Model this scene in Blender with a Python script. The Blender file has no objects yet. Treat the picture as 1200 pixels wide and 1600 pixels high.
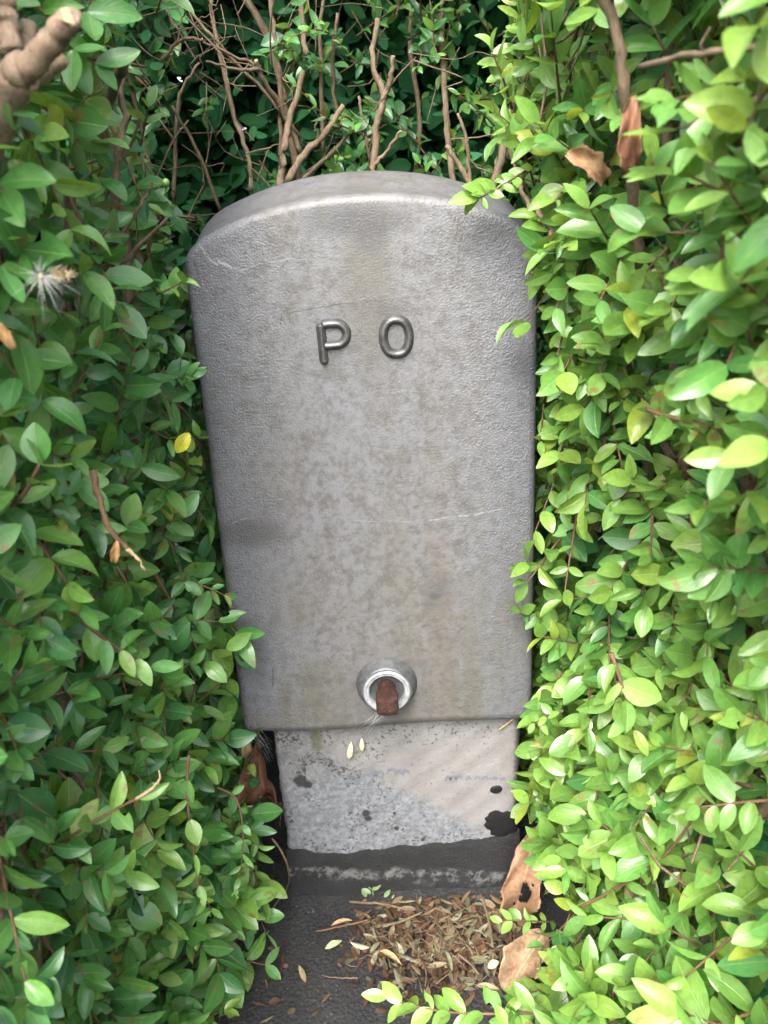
import bpy, bmesh, math, random
import numpy as np
from mathutils import Vector, Matrix
R = math.radians
scene = bpy.context.scene
C = scene.collection
random.seed(11)
rng = np.random.default_rng(11)

# ------------------------------------------------------------------ camera
FPX = 1244.0                      # focal length in pixels of a 1200 x 1600 frame
CAM = Vector((0.007, -0.63, 0.73))
CROT = (Matrix.Rotation(R(90 - 24), 3, 'X') @ Matrix.Rotation(R(-3.0), 3, 'Z'))
cam = bpy.data.cameras.new('camera')
cam_ob = bpy.data.objects.new('camera', cam)
C.objects.link(cam_ob)
cam_ob.matrix_world = Matrix.Translation(CAM) @ CROT.to_4x4()
cam.sensor_width = 36.0
cam.lens = FPX / 1600.0 * 36.0
cam.clip_start = 0.01
cam.clip_end = 400.0
cam.dof.use_dof = True
cam.dof.focus_distance = 0.69
cam.dof.aperture_fstop = 10.0
scene.camera = cam_ob

# ------------------------------------------------------------------ sky and sun
SUN_DIR = Vector((-0.19, -0.59, 0.785)).normalized()      # from the scene towards the sun
world = bpy.data.worlds.new('World')
scene.world = world
world.use_nodes = True
wn = world.node_tree
for n_ in list(wn.nodes):
    wn.nodes.remove(n_)
sky = wn.nodes.new('ShaderNodeTexSky')
sky.sky_type = 'NISHITA'
sky.sun_disc = False
sky.sun_elevation = math.asin(SUN_DIR.z)
sky.sun_rotation = math.atan2(SUN_DIR.x, SUN_DIR.y)
sky.air_density = 1.0
sky.dust_density = 4.0
hsv = wn.nodes.new('ShaderNodeHueSaturation')
hsv.inputs['Saturation'].default_value = 0.42
bg = wn.nodes.new('ShaderNodeBackground')
bg.inputs['Strength'].default_value = 0.15
wo = wn.nodes.new('ShaderNodeOutputWorld')
wn.links.new(sky.outputs[0], hsv.inputs['Color'])
wn.links.new(hsv.outputs[0], bg.inputs[0])
wn.links.new(bg.outputs[0], wo.inputs[0])
sun = bpy.data.lights.new('sun', 'SUN')
sun.energy = 1.5
sun.angle = R(32)
sun.color = (1.0, 0.98, 0.945)
sun_ob = bpy.data.objects.new('sun', sun)
C.objects.link(sun_ob)
sun_ob.rotation_euler = (-SUN_DIR).to_track_quat('-Z', 'Y').to_euler()
vs = scene.view_settings
vs.view_transform = 'Standard'
vs.look = 'None'
vs.exposure = 2.68
vs.gamma = 1.0
vs.use_curve_mapping = False
scene.render.engine = 'CYCLES'
scene.cycles.max_bounces = 6
scene.cycles.diffuse_bounces = 3
scene.cycles.transmission_bounces = 3
scene.cycles.use_denoising = True
scene.cycles.caustics_reflective = False
scene.cycles.caustics_refractive = False
scene.cycles.use_adaptive_sampling = True
scene.cycles.adaptive_threshold = 0.02

# ------------------------------------------------------------------ helpers
def at(u, v, Y):
    """point of the plane y = Y seen at photo pixel (u, v)"""
    d = CROT @ Vector(((u - 600) / FPX, (800 - v) / FPX, -1))
    return CAM + d * ((Y - CAM.y) / d.y)

def atz(u, v, Z):
    d = CROT @ Vector(((u - 600) / FPX, (800 - v) / FPX, -1))
    return CAM + d * ((Z - CAM.z) / d.z)

def project(p):
    q = CROT.transposed() @ (Vector(p) - CAM)
    return 600 + FPX * q.x / -q.z, 800 - FPX * q.y / -q.z, -q.z

def tag(o, label=None, cat=None, group=None, kind=None):
    for k, v in (('label', label), ('category', cat), ('group', group), ('kind', kind)):
        if v:
            o[k] = v
    return o

def empty(name, loc=(0, 0, 0)):
    o = bpy.data.objects.new(name, None)
    o.empty_display_size = 0.02
    o.location = loc
    C.objects.link(o)
    return o

def link(name, me, mat=None, parent=None):
    o = bpy.data.objects.new(name, me)
    C.objects.link(o)
    if mat and not me.materials:
        me.materials.append(mat)
    if parent:
        o.parent = parent
        o.matrix_parent_inverse = world_of(parent).inverted()
    return o

def world_of(o):
    m = o.matrix_basis.copy()
    while o.parent:
        m = o.parent.matrix_basis @ o.matrix_parent_inverse @ m if False else (o.parent.matrix_basis @ (o.matrix_parent_inverse @ m))
        o = o.parent
    return m

def mesh_from(verts, faces, smooth=True, name='m'):
    me = bpy.data.meshes.new(name)
    me.from_pydata([tuple(v) for v in verts], [], [tuple(f) for f in faces])
    if smooth:
        me.polygons.foreach_set('use_smooth', [True] * len(me.polygons))
    me.update()
    return me

def tube_geo(pts, radii, sides=6, wob=0.0, base=0, cap=True):
    """verts and faces of a tapered tube along pts"""
    pts = [Vector(p) for p in pts]
    V, F = [], []
    n = len(pts)
    up = Vector((0.13, 0.21, 0.97))
    for i, p in enumerate(pts):
        t = (pts[min(i + 1, n - 1)] - pts[max(i - 1, 0)])
        t = t.normalized() if t.length > 1e-9 else Vector((0, 0, 1))
        a = t.cross(up)
        if a.length < 0.05:
            a = t.cross(Vector((1, 0, 0)))
        a.normalize()
        b = t.cross(a)
        for k in range(sides):
            g = 2 * math.pi * k / sides
            rr = radii[i] * (1 + wob * (random.random() - 0.5))
            V.append(p + a * (math.cos(g) * rr) + b * (math.sin(g) * rr))
    for i in range(n - 1):
        for k in range(sides):
            k2 = (k + 1) % sides
            F.append((base + i * sides + k, base + i * sides + k2, base + (i + 1) * sides + k2, base + (i + 1) * sides + k))
    if cap:
        F.append(tuple(base + k for k in range(sides))[::-1])
        F.append(tuple(base + (n - 1) * sides + k for k in range(sides)))
    return V, F

def smooth_path(pts, per=5, jit=0.0):
    """Catmull-Rom through pts"""
    pts = [Vector(p) for p in pts]
    P = [pts[0] * 2 - pts[1]] + pts + [pts[-1] * 2 - pts[-2]]
    out = []
    for i in range(1, len(P) - 2):
        for k in range(per):
            t = k / per
            a, b, c, d = P[i - 1], P[i], P[i + 1], P[i + 2]
            q = 0.5 * ((2 * b) + (c - a) * t + (2 * a - 5 * b + 4 * c - d) * t * t + (3 * b - a - 3 * c + d) * t ** 3)
            if jit and 0 < k:
                q = q + Vector((random.gauss(0, jit), random.gauss(0, jit), random.gauss(0, jit)))
            out.append(q)
    out.append(pts[-1])
    return out

# ------------------------------------------------------------------ material helper
class NT:
    def __init__(self, name):
        self.m = bpy.data.materials.new(name)
        self.m.use_nodes = True
        self.t = self.m.node_tree
        for n in list(self.t.nodes):
            self.t.nodes.remove(n)
        self.out = self.t.nodes.new('ShaderNodeOutputMaterial')
        self._tc = None

    def put(self, sock, v):
        if v is None:
            return
        if hasattr(v, 'is_linked') or isinstance(v, bpy.types.NodeSocket):
            self.t.links.new(v, sock)
        else:
            if isinstance(v, (tuple, list)) and len(v) == 3 and sock.type == 'RGBA':
                v = (*v, 1)
            sock.default_value = v

    def node(self, typ, **kw):
        n = self.t.nodes.new(typ)
        for k, v in kw.items():
            setattr(n, k, v)
        return n

    def obj(self):
        if not self._tc:
            self._tc = self.node('ShaderNodeTexCoord')
        return self._tc.outputs['Object']

    def uv(self):
        self.obj()
        return self._tc.outputs['UV']

    def math(self, op, a, b=None, clamp=False):
        n = self.node('ShaderNodeMath', operation=op)
        n.use_clamp = clamp
        self.put(n.inputs[0], a)
        if b is not None:
            self.put(n.inputs[1], b)
        return n.outputs[0]

    def xyz(self, v):
        n = self.node('ShaderNodeSeparateXYZ')
        self.put(n.inputs[0], v)
        return n.outputs

    def scale(self, v, s, off=(0, 0, 0)):
        n = self.node('ShaderNodeMapping')
        self.put(n.inputs['Vector'], v)
        n.inputs['Scale'].default_value = s
        n.inputs['Location'].default_value = off
        return n.outputs[0]

    def noise(self, v, scale, detail=3, rough=0.55, dist=0.0):
        n = self.node('ShaderNodeTexNoise')
        self.put(n.inputs['Vector'], v)
        n.inputs['Scale'].default_value = scale
        n.inputs['Detail'].default_value = detail
        n.inputs['Roughness'].default_value = rough
        n.inputs['Distortion'].default_value = dist
        return n.outputs['Fac']

    def vor(self, v, scale, feature='F1', rand=1.0):
        n = self.node('ShaderNodeTexVoronoi', feature=feature)
        self.put(n.inputs['Vector'], v)
        n.inputs['Scale'].default_value = scale
        n.inputs['Randomness'].default_value = rand
        return n.outputs['Distance']

    def step(self, v, lo, hi, a=0.0, b=1.0):
        n = self.node('ShaderNodeMapRange')
        n.interpolation_type = 'SMOOTHSTEP'
        self.put(n.inputs['Value'], v)
        n.inputs['From Min'].default_value = lo
        n.inputs['From Max'].default_value = hi
        n.inputs['To Min'].default_value = a
        n.inputs['To Max'].default_value = b
        return n.outputs[0]

    def mix(self, f, a, b, blend='MIX'):
        n = self.node('ShaderNodeMix', data_type='RGBA', blend_type=blend)
        self.put(n.inputs['Factor'], f)
        self.put(n.inputs['A'], a) if False else self.put(n.inputs[6], a)
        self.put(n.inputs[7], b)
        return n.outputs[2]

    def bump(self, h, strength, dist, normal=None):
        n = self.node('ShaderNodeBump')
        self.put(n.inputs['Strength'], strength)
        n.inputs['Distance'].default_value = dist
        self.put(n.inputs['Height'], h)
        if normal is not None:
            self.put(n.inputs['Normal'], normal)
        return n.outputs[0]

    def bsdf(self, col, rough=0.6, spec=0.5, metal=0.0, normal=None):
        n = self.node('ShaderNodeBsdfPrincipled')
        self.put(n.inputs['Base Color'], col)
        self.put(n.inputs['Roughness'], rough)
        self.put(n.inputs['Specular IOR Level'], spec)
        self.put(n.inputs['Metallic'], metal)
        if normal is not None:
            self.put(n.inputs['Normal'], normal)
        return n

    def end(self, sh):
        self.t.links.new(sh, self.out.inputs['Surface'])
        return self.m

    def blob(self, x, z, cx, cz, rx, rz, soft=0.4, wob=None):
        """1 inside an ellipse of the x-z plane, 0 outside, with a soft and ragged rim"""
        a = self.math('DIVIDE', self.math('SUBTRACT', x, cx), rx)
        b = self.math('DIVIDE', self.math('SUBTRACT', z, cz), rz)
        d = self.math('SQRT', self.math('ADD', self.math('MULTIPLY', a, a), self.math('MULTIPLY', b, b)))
        if wob is not None:
            d = self.math('ADD', d, wob)
        return self.step(d, 1 - soft, 1 + soft, 1.0, 0.0)

    def line(self, x, z, p, q, w):
        """1 on the segment p-q of the x-z plane"""
        dx, dz = q[0] - p[0], q[1] - p[1]
        L = math.hypot(dx, dz)
        ux, uz = dx / L, dz / L
        rx = self.math('SUBTRACT', x, p[0])
        rz = self.math('SUBTRACT', z, p[1])
        along = self.math('ADD', self.math('MULTIPLY', rx, ux), self.math('MULTIPLY', rz, uz))
        acr = self.math('ABSOLUTE', self.math('SUBTRACT', self.math('MULTIPLY', rx, uz), self.math('MULTIPLY', rz, ux)))
        inside = self.math('MULTIPLY', self.step(along, -w, w), self.step(along, L - w, L + w, 1, 0))
        return self.math('MULTIPLY', inside, self.step(acr, w * 0.3, w, 1, 0))

def mul(nt, *a):
    r = a[0]
    for b in a[1:]:
        r = nt.math('MULTIPLY', r, b)
    return r

# ------------------------------------------------------------------ materials
def leaf_material(name, per_object):
    """one leaf shader; the leaf's own tint is an object colour or a colour attribute"""
    t = NT(name)
    if per_object:
        tint = t.node('ShaderNodeObjectInfo').outputs['Color']
    else:
        a = t.node('ShaderNodeAttribute')
        a.attribute_name = 'tint'
        tint = a.outputs['Color']
    u, v, _ = t.xyz(t.uv())
    du = t.math('ABSOLUTE', t.math('SUBTRACT', u, 0.5))
    rib = t.step(du, 0.012, 0.042, 1, 0)
    # side veins slant away from the rib
    sl = t.math('SUBTRACT', t.math('MULTIPLY', v, 7.0), t.math('MULTIPLY', du, 6.5))
    sv = t.math('ABSOLUTE', t.math('SUBTRACT', t.math('FRACT', sl), 0.5))
    vein = t.math('MULTIPLY', t.step(sv, 0.0, 0.10, 1, 0), t.step(du, 0.38, 0.46, 1, 0))
    geo = t.node('ShaderNodeNewGeometry')
    pos = geo.outputs['Position']
    mott = t.noise(pos, 260, 2, 0.6)
    big = t.noise(pos, 55, 1)
    c = t.mix(t.step(mott, 0.3, 0.75), tint, t.mix(0.28, tint, (0.02, 0.07, 0.015)))
    c = t.mix(mul(t, vein, 0.16), c, (0.16, 0.26, 0.08))
    c = t.mix(mul(t, rib, 0.42), c, (0.22, 0.33, 0.10))
    # scorched flecks and nibbled brown tips on a few leaves
    bl = mul(t, t.step(big, 0.66, 0.72), t.step(mott, 0.42, 0.55))
    c = t.mix(mul(t, bl, 0.8), c, (0.17, 0.10, 0.035))
    # paler underside
    c = t.mix(mul(t, geo.outputs['Backfacing'], 0.42), c, (0.15, 0.24, 0.09))
    hgt = t.math('ADD', t.math('MULTIPLY', rib, -1.0), t.math('MULTIPLY', vein, -0.35))
    nor = t.bump(hgt, 0.55, 0.0006)
    rough = t.step(big, 0.3, 0.7, 0.24, 0.40)
    b = t.bsdf(c, rough, 0.5, 0, nor)
    tr = t.node('ShaderNodeBsdfTranslucent')
    t.put(tr.inputs['Color'], t.mix(0.55, c, t.mix(1.0, c, (2.3, 1.9, 0.5), 'MULTIPLY')))
    mx = t.node('ShaderNodeMixShader')
    mx.inputs[0].default_value = 0.34
    t.t.links.new(b.outputs[0], mx.inputs[1])
    t.t.links.new(tr.outputs[0], mx.inputs[2])
    return t.end(mx.outputs[0])

def dry_material(name, per_object):
    t = NT(name)
    if per_object:
        tint = t.node('ShaderNodeObjectInfo').outputs['Color']
    else:
        a = t.node('ShaderNodeAttribute')
        a.attribute_name = 'tint'
        tint = a.outputs['Color']
    pos = t.node('ShaderNodeNewGeometry').outputs['Position']
    n1 = t.noise(pos, 220, 4, 0.65)
    n2 = t.noise(pos, 900, 3)
    c = t.mix(t.step(n1, 0.35, 0.7), tint, t.mix(0.5, tint, (0.09, 0.04, 0.015)))
    c = t.mix(t.step(n2, 0.62, 0.72, 0, 0.5), c, (0.05, 0.025, 0.012))
    h = t.math('ADD', n1, t.math('MULTIPLY', n2, 0.4))
    if per_object:
        ox, oy, oz_ = t.xyz(t.obj())
        oa = t.math('ABSOLUTE', ox)
        fr = t.math('ABSOLUTE', t.math('SUBTRACT', t.math('FRACT', t.math('MULTIPLY', t.math('SUBTRACT', oy, t.math('MULTIPLY', oa, 0.9)), 8.0)), 0.5))
        vn = t.math('MAXIMUM', t.step(oa, 0.004, 0.014, 1, 0), t.step(fr, 0.0, 0.07, 0.6, 0))
        c = t.mix(mul(t, vn, 0.35), c, t.mix(1.0, c, (1.9, 1.8, 1.7), 'MULTIPLY'))
        h = t.math('ADD', h, vn)
    b = t.bsdf(c, 0.62, 0.3, 0, t.bump(h, 0.6, 0.001))
    tr = t.node('ShaderNodeBsdfTranslucent')
    t.put(tr.inputs['Color'], c)
    mx = t.node('ShaderNodeMixShader')
    mx.inputs[0].default_value = 0.15
    t.t.links.new(b.outputs[0], mx.inputs[1])
    t.t.links.new(tr.outputs[0], mx.inputs[2])
    return t.end(mx.outputs[0])

def bark_material(name, a, b2, pale, scale=1.0):
    t = NT(name)
    pos = t.node('ShaderNodeNewGeometry').outputs['Position']
    n1 = t.noise(pos, 70 * scale, 4, 0.6)
    n2 = t.noise(t.scale(pos, (1, 1, 0.25)), 700 * scale, 4, 0.7)
    c = t.mix(t.step(n1, 0.3, 0.7), a, b2)
    c = t.mix(t.step(n2, 0.52, 0.72), c, pale)
    c = t.mix(t.step(n2, 0.42, 0.3), c, (0.03, 0.018, 0.01))
    return t.end(t.bsdf(c, 0.75, 0.25, 0, t.bump(n2, 0.8, 0.0012)).outputs[0])

def cover_material():
    """weathered cast metal: hammered grain, brown and olive weather stains, scuffs"""
    t = NT('cast_metal_cover')
    p = t.obj()
    x, y, z = t.xyz(p)
    ax = t.math('ABSOLUTE', x)
    big = t.noise(p, 9, 4, 0.6, 0.4)
    big2 = t.noise(t.scale(p, (1, 1, 1), (3.1, 0.7, 1.9)), 15, 5, 0.65, 0.3)
    streak = t.noise(t.scale(p, (38, 38, 2.6)), 1.0, 4, 0.6)
    fine = t.noise(p, 150, 5, 0.78)
    grain = t.noise(p, 640, 2, 0.5, 0.1)
    speck = t.noise(p, 1000, 2, 0.6)
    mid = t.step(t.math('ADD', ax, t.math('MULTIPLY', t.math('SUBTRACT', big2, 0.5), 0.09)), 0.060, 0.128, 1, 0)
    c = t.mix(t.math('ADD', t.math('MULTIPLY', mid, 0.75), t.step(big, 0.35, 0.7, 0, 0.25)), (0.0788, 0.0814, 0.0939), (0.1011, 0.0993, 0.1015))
    # brown-pink weathering in the middle
    br = mul(t, t.step(t.math('ADD', t.math('MULTIPLY', big2, 0.6), t.math('MULTIPLY', streak, 0.4)), 0.44, 0.62), t.math('ADD', t.math('MULTIPLY', mid, 0.8), 0.14))
    c = t.mix(mul(t, br, 0.45), c, (0.0955, 0.0788, 0.0677))
    # olive algae, strongest low down and in the streak over the letters
    low = t.step(z, 0.24, 0.50, 1, 0)
    al = mul(t, t.step(big, 0.38, 0.58), t.step(streak, 0.34, 0.58), t.math('ADD', t.math('MULTIPLY', low, 0.85), 0.18))
    c = t.mix(mul(t, al, 0.65), c, (0.0597, 0.0553, 0.0343))
    rs = t.math('ADD', t.math('MULTIPLY', fine, 1.6), -0.8)
    c = t.mix(mul(t, t.blob(x, z, 0.004, 0.640, 0.018, 0.075, 0.55, rs), 0.6), c, (0.0536, 0.0460, 0.0323))
    c = t.mix(mul(t, t.blob(x, z, 0.052, 0.36, 0.012, 0.16, 0.9, rs), 0.25), c, (0.0909, 0.0634, 0.0466))
    # dark smudges, and faint dark halos around the letters and lock
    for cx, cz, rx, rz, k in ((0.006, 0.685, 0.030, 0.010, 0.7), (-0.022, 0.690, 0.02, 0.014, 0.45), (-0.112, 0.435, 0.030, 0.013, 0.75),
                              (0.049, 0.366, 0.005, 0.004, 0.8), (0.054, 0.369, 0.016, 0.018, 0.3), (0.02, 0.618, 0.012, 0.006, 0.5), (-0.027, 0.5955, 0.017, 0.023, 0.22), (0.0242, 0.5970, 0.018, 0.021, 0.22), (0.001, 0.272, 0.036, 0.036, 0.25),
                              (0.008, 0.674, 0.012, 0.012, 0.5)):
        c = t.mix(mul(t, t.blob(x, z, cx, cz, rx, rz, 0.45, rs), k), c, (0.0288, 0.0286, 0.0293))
    # pale clean wash right of the middle and left of the middle
    c = t.mix(mul(t, t.blob(x, z, -0.035, 0.46, 0.028, 0.14, 0.8, rs), 0.35), c, (0.1095, 0.1126, 0.1250))
    mot = t.noise(p, 62, 6, 0.80)
    c = t.mix(mul(t, t.step(mot, 0.46, 0.62), t.math('ADD', t.math('MULTIPLY', mid, 0.55), 0.2)), c, (0.0550, 0.0493, 0.0431))
    c = t.mix(t.step(fine, 0.44, 0.66, 0, 0.6), c, (0.0396, 0.0384, 0.0372))
    c = t.mix(t.step(speck, 0.60, 0.72, 0, 0.35), c, (0.1444, 0.1454, 0.1519))
    c = t.mix(t.step(speck, 0.40, 0.28, 0, 0.4), c, (0.0326, 0.0329, 0.0343))
    # scratches
    wob = t.math('MULTIPLY', t.math('SUBTRACT', t.noise(p, 60, 3), 0.5), 0.006)
    zz = t.math('ADD', z, wob)
    patch = t.step(t.noise(p, 240, 2), 0.40, 0.56)
    sc = None
    for a, b, w, k in (((0.046, 0.4385), (0.112, 0.4445), 0.0009, 0.7), ((-0.020, 0.4425), (0.030, 0.4385), 0.0007, 0.4),
                       ((-0.112, 0.662), (-0.095, 0.6535), 0.0016, 1.0), ((-0.126, 0.676), (-0.119, 0.664), 0.0012, 1.0),
                       ((-0.119, 0.664), (-0.112, 0.658), 0.0010, 0.9), ((-0.095, 0.655), (-0.055, 0.6625), 0.0006, 0.6),
                       ((-0.127, 0.446), (-0.105, 0.449), 0.0009, 0.5), ((0.018, 0.553), (0.075, 0.552), 0.0006, 0.35),
                       ((-0.120, 0.322), (-0.085, 0.325), 0.0006, 0.4)):
        l = mul(t, t.line(x, zz, a, b, w), k, t.math('ADD', t.math('MULTIPLY', patch, 0.75), 0.25))
        sc = l if sc is None else t.math('MAXIMUM', sc, l)
    c = t.mix(mul(t, sc, 0.5), c, (0.2563, 0.2581, 0.2695))
    dk = None
    for a, b, w, k in (((-0.106, 0.280), (-0.104, 0.300), 0.0011, 0.8), ((-0.068, 0.612), (-0.066, 0.620), 0.0006, 0.8), ((-0.066, 0.620), (-0.022, 0.6245), 0.0006, 0.7),
                       ((-0.022, 0.6245), (0.052, 0.628), 0.0005, 0.5), ((0.040, 0.662), (0.062, 0.655), 0.0009, 0.5), ((-0.131, 0.664), (-0.128, 0.652), 0.0012, 0.8)):
        l = mul(t, t.line(x, zz, a, b, w), k)
        dk = l if dk is None else t.math('MAXIMUM', dk, l)
    c = t.mix(dk, c, (0.0233, 0.0188, 0.0171))
    # the hammered grain is worn down in the middle of the face
    wear = t.math('ADD', t.math('MULTIPLY', t.step(ax, 0.04, 0.12), 0.65), 0.35)
    nor = t.bump(grain, t.math('MULTIPLY', wear, 0.72), 0.0018)
    nor = t.bump(fine, 0.25, 0.0010, nor)
    rough = t.step(big2, 0.3, 0.7, 0.46, 0.64)
    return t.end(t.bsdf(c, rough, 0.5, 0.0, nor).outputs[0])

def letter_material():
    t = NT('worn_cast_letter')
    p = t.obj()
    n1 = t.noise(p, 160, 4, 0.65)
    n2 = t.noise(p, 700, 3)
    c = t.mix(t.step(n1, 0.35, 0.65), (0.0261, 0.0267, 0.0267), (0.0571, 0.0555, 0.0522))
    c = t.mix(t.step(n2, 0.58, 0.7, 0, 0.5), c, (0.1088, 0.1061, 0.0979))
    return t.end(t.bsdf(c, 0.36, 0.55, 0.2, t.bump(n2, 0.4, 0.0008)).outputs[0])

def zinc_material(name, a, b2, rough):
    t = NT(name)
    p = t.obj()
    n1 = t.noise(p, 190, 4, 0.7)
    n2 = t.noise(p, 900, 3)
    c = t.mix(t.step(n1, 0.35, 0.65), a, b2)
    c = t.mix(t.step(n2, 0.58, 0.7, 0, 0.6), c, (0.10, 0.09, 0.08))
    return t.end(t.bsdf(c, rough, 0.5, 0.35, t.bump(n2, 0.5, 0.001)).outputs[0])

def rust_material():
    t = NT('rusted_iron')
    p = t.obj()
    n1 = t.noise(p, 260, 5, 0.7)
    n2 = t.noise(p, 1100, 3)
    c = t.mix(t.step(n1, 0.35, 0.62), (0.0179, 0.0067, 0.0049), (0.0438, 0.0161, 0.0098))
    c = t.mix(t.step(n2, 0.58, 0.7, 0, 0.7), c, (0.0714, 0.0304, 0.0179))
    c = t.mix(t.step(n2, 0.42, 0.3, 0, 0.7), c, (0.0112, 0.0053, 0.0045))
    return t.end(t.bsdf(c, 0.75, 0.3, 0.1, t.bump(t.math('ADD', n1, n2), 0.8, 0.0012)).outputs[0])

def plinth_material():
    """old rendered concrete: grey lime bloom on one side, bare beige render on the other, black lichen flecks"""
    t = NT('weathered_concrete')
    p = t.obj()
    x, y, z = t.xyz(p)
    n1 = t.noise(p, 26, 5, 0.65)
    n2 = t.noise(p, 150, 5, 0.7)
    n3 = t.noise(p, 620, 3, 0.6)
    grey = t.mix(t.step(n2, 0.35, 0.68), (0.0932, 0.0957, 0.1016), (0.1630, 0.1669, 0.1779))
    beige = t.mix(t.step(n1, 0.3, 0.7), (0.1408, 0.1292, 0.1236), (0.1660, 0.1581, 0.1541))
    up = t.mix(t.step(n1, 0.35, 0.65), (0.1126, 0.1093, 0.1073), (0.1475, 0.1410, 0.1364))
    # diagonal border between the lime bloom and the render (down to the right)
    e = t.math('ADD', t.math('ADD', z, t.math('MULTIPLY', x, 0.80)), t.math('MULTIPLY', t.math('SUBTRACT', n2, 0.5), 0.030))
    e = t.math('ADD', e, t.math('MULTIPLY', t.math('SUBTRACT', n1, 0.5), 0.03))
    c = t.mix(t.step(e, 0.136, 0.158), grey, beige)
    topm = t.step(t.math('ADD', t.math('SUBTRACT', z, t.math('MULTIPLY', x, 0.22)), t.math('MULTIPLY', t.math('SUBTRACT', n1, 0.5), 0.05)), 0.160, 0.195)
    c = t.mix(mul(t, topm, 0.75), c, up)
    mb = t.noise(t.scale(p, (1, 1, 1), (5.2, 1.0, 2.0)), 34, 3, 0.6)
    c = t.mix(mul(t, t.step(mb, 0.5, 0.66), t.step(x, 0.04, -0.06), 0.55), c, (0.0776, 0.0795, 0.0847))
    # lichen and soot flecks, many on the bloom, few on the render
    left = t.step(e, 0.152, 0.130)
    amt = t.math('ADD', t.math('MULTIPLY', left, 0.6), t.math('ADD', t.math('MULTIPLY', topm, 0.55), 0.03))
    fl = t.step(t.math('ADD', t.noise(p, 260, 4, 0.75), t.math('MULTIPLY', amt, 0.10)), 0.610, 0.640)
    clus = t.step(t.noise(p, 40, 3), 0.46, 0.58)
    c = t.mix(mul(t, fl, t.math('ADD', t.math('MULTIPLY', clus, 0.75), 0.2)), c, (0.028, 0.028, 0.028))
    rs = t.math('ADD', t.math('MULTIPLY', n2, 1.4), -0.7)
    for cx, cz, r in ((0.0026, 0.0847, 0.0026), (-0.028, 0.108, 0.0045), (0.0297, 0.0679, 0.0023), (0.0006, 0.0537, 0.0035), (-0.026, 0.100, 0.004), (-0.092, 0.155, 0.007), (-0.085, 0.15, 0.005), (0.0013, 0.1067, 0.0019)):
        c = t.mix(t.blob(x, z, cx, cz, r, r, 0.25, t.math('MULTIPLY', rs, 0.7)), c, (0.022, 0.022, 0.022))
    c = t.mix(mul(t, t.blob(x, z, -0.072, 0.206, 0.006, 0.014, 0.5, rs), 0.7), c, (0.0504, 0.0517, 0.0207))
    # darker along the right-hand edge
    c = t.mix(mul(t, t.step(t.math('ADD', x, t.math('MULTIPLY', n2, 0.012)), 0.1290, 0.1345), 0.9), c, (0.0462, 0.0462, 0.0423))
    h = t.math('ADD', t.math('MULTIPLY', n2, 1.0), t.math('MULTIPLY', n3, 0.5))
    return t.end(t.bsdf(c, 0.85, 0.25, 0, t.bump(h, 0.55, 0.0022)).outputs[0])

def bitumen_material(name='bitumen_coat', dusty=1.0):
    t = NT(name)
    p = t.obj()
    x, y, z = t.xyz(p)
    n1 = t.noise(p, 42, 5, 0.65)
    n2 = t.noise(p, 380, 4, 0.7)
    n3 = t.vor(p, 420)
    c = t.mix(t.step(n1, 0.3, 0.7), (0.0117, 0.0121, 0.0129), (0.0208, 0.0212, 0.0221))
    c = t.mix(t.step(n2, 0.60, 0.72, 0, 0.5), c, (0.0520, 0.0520, 0.0526))
    if dusty:
        zz = t.math('ADD', z, t.math('ADD', t.math('MULTIPLY', t.math('SUBTRACT', n1, 0.5), 0.028), t.math('MULTIPLY', x, 0.10)))
        band = mul(t, t.step(zz, 0.014, 0.022), t.step(zz, 0.034, 0.026))
        c = t.mix(mul(t, band, t.step(t.noise(p, 75, 5, 0.78), 0.44, 0.58), 0.95), c, (0.1640, 0.1583, 0.1511))
    return t.end(t.bsdf(c, 0.72, 0.4, 0, t.bump(t.math('ADD', n2, t.math('MULTIPLY', n1, 0.9)), 1.0, 0.008)).outputs[0])

def asphalt_material():
    t = NT('asphalt')
    p = t.node('ShaderNodeNewGeometry').outputs['Position']
    n1 = t.noise(p, 16, 5, 0.6)
    n2 = t.noise(p, 330, 4, 0.75)
    v = t.vor(p, 260)
    c = t.mix(t.step(n1, 0.3, 0.7), (0.0117, 0.0117, 0.0126), (0.0208, 0.0204, 0.0203))
    c = t.mix(t.step(n2, 0.5, 0.7, 0, 0.5), c, (0.0294, 0.0287, 0.0281))
    sp = t.noise(p, 520, 2, 0.5)
    c = t.mix(t.step(sp, 0.70, 0.74), c, (0.1455, 0.1420, 0.1367))
    c = t.mix(mul(t, t.step(t.noise(p, 60, 3), 0.58, 0.7), 0.35), c, (0.0346, 0.0294, 0.0227))
    h = t.math('ADD', t.math('MULTIPLY', v, -0.8), t.math('MULTIPLY', n2, 1.1))
    return t.end(t.bsdf(c, 0.80, 0.35, 0, t.bump(h, 0.8, 0.003)).outputs[0])

def plain(name, col, rough=0.6, spec=0.4, var=0.25, scale=300):
    t = NT(name)
    p = t.node('ShaderNodeNewGeometry').outputs['Position']
    n1 = t.noise(p, scale, 4, 0.65)
    c = t.mix(t.step(n1, 0.35, 0.68), col, tuple(k * (1 - var) for k in col))
    return t.end(t.bsdf(c, rough, spec, 0, t.bump(n1, 0.4, 0.0008)).outputs[0])

def thread_material():
    t = NT('silky_thread')
    tr = t.node('ShaderNodeBsdfTranslucent')
    tr.inputs[0].default_value = (0.55, 0.54, 0.51, 1)
    b = t.bsdf((0.55, 0.54, 0.51), 0.4, 0.4)
    mx = t.node('ShaderNodeMixShader')
    mx.inputs[0].default_value = 0.4
    t.t.links.new(b.outputs[0], mx.inputs[1])
    t.t.links.new(tr.outputs[0], mx.inputs[2])
    return t.end(mx.outputs[0])

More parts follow.
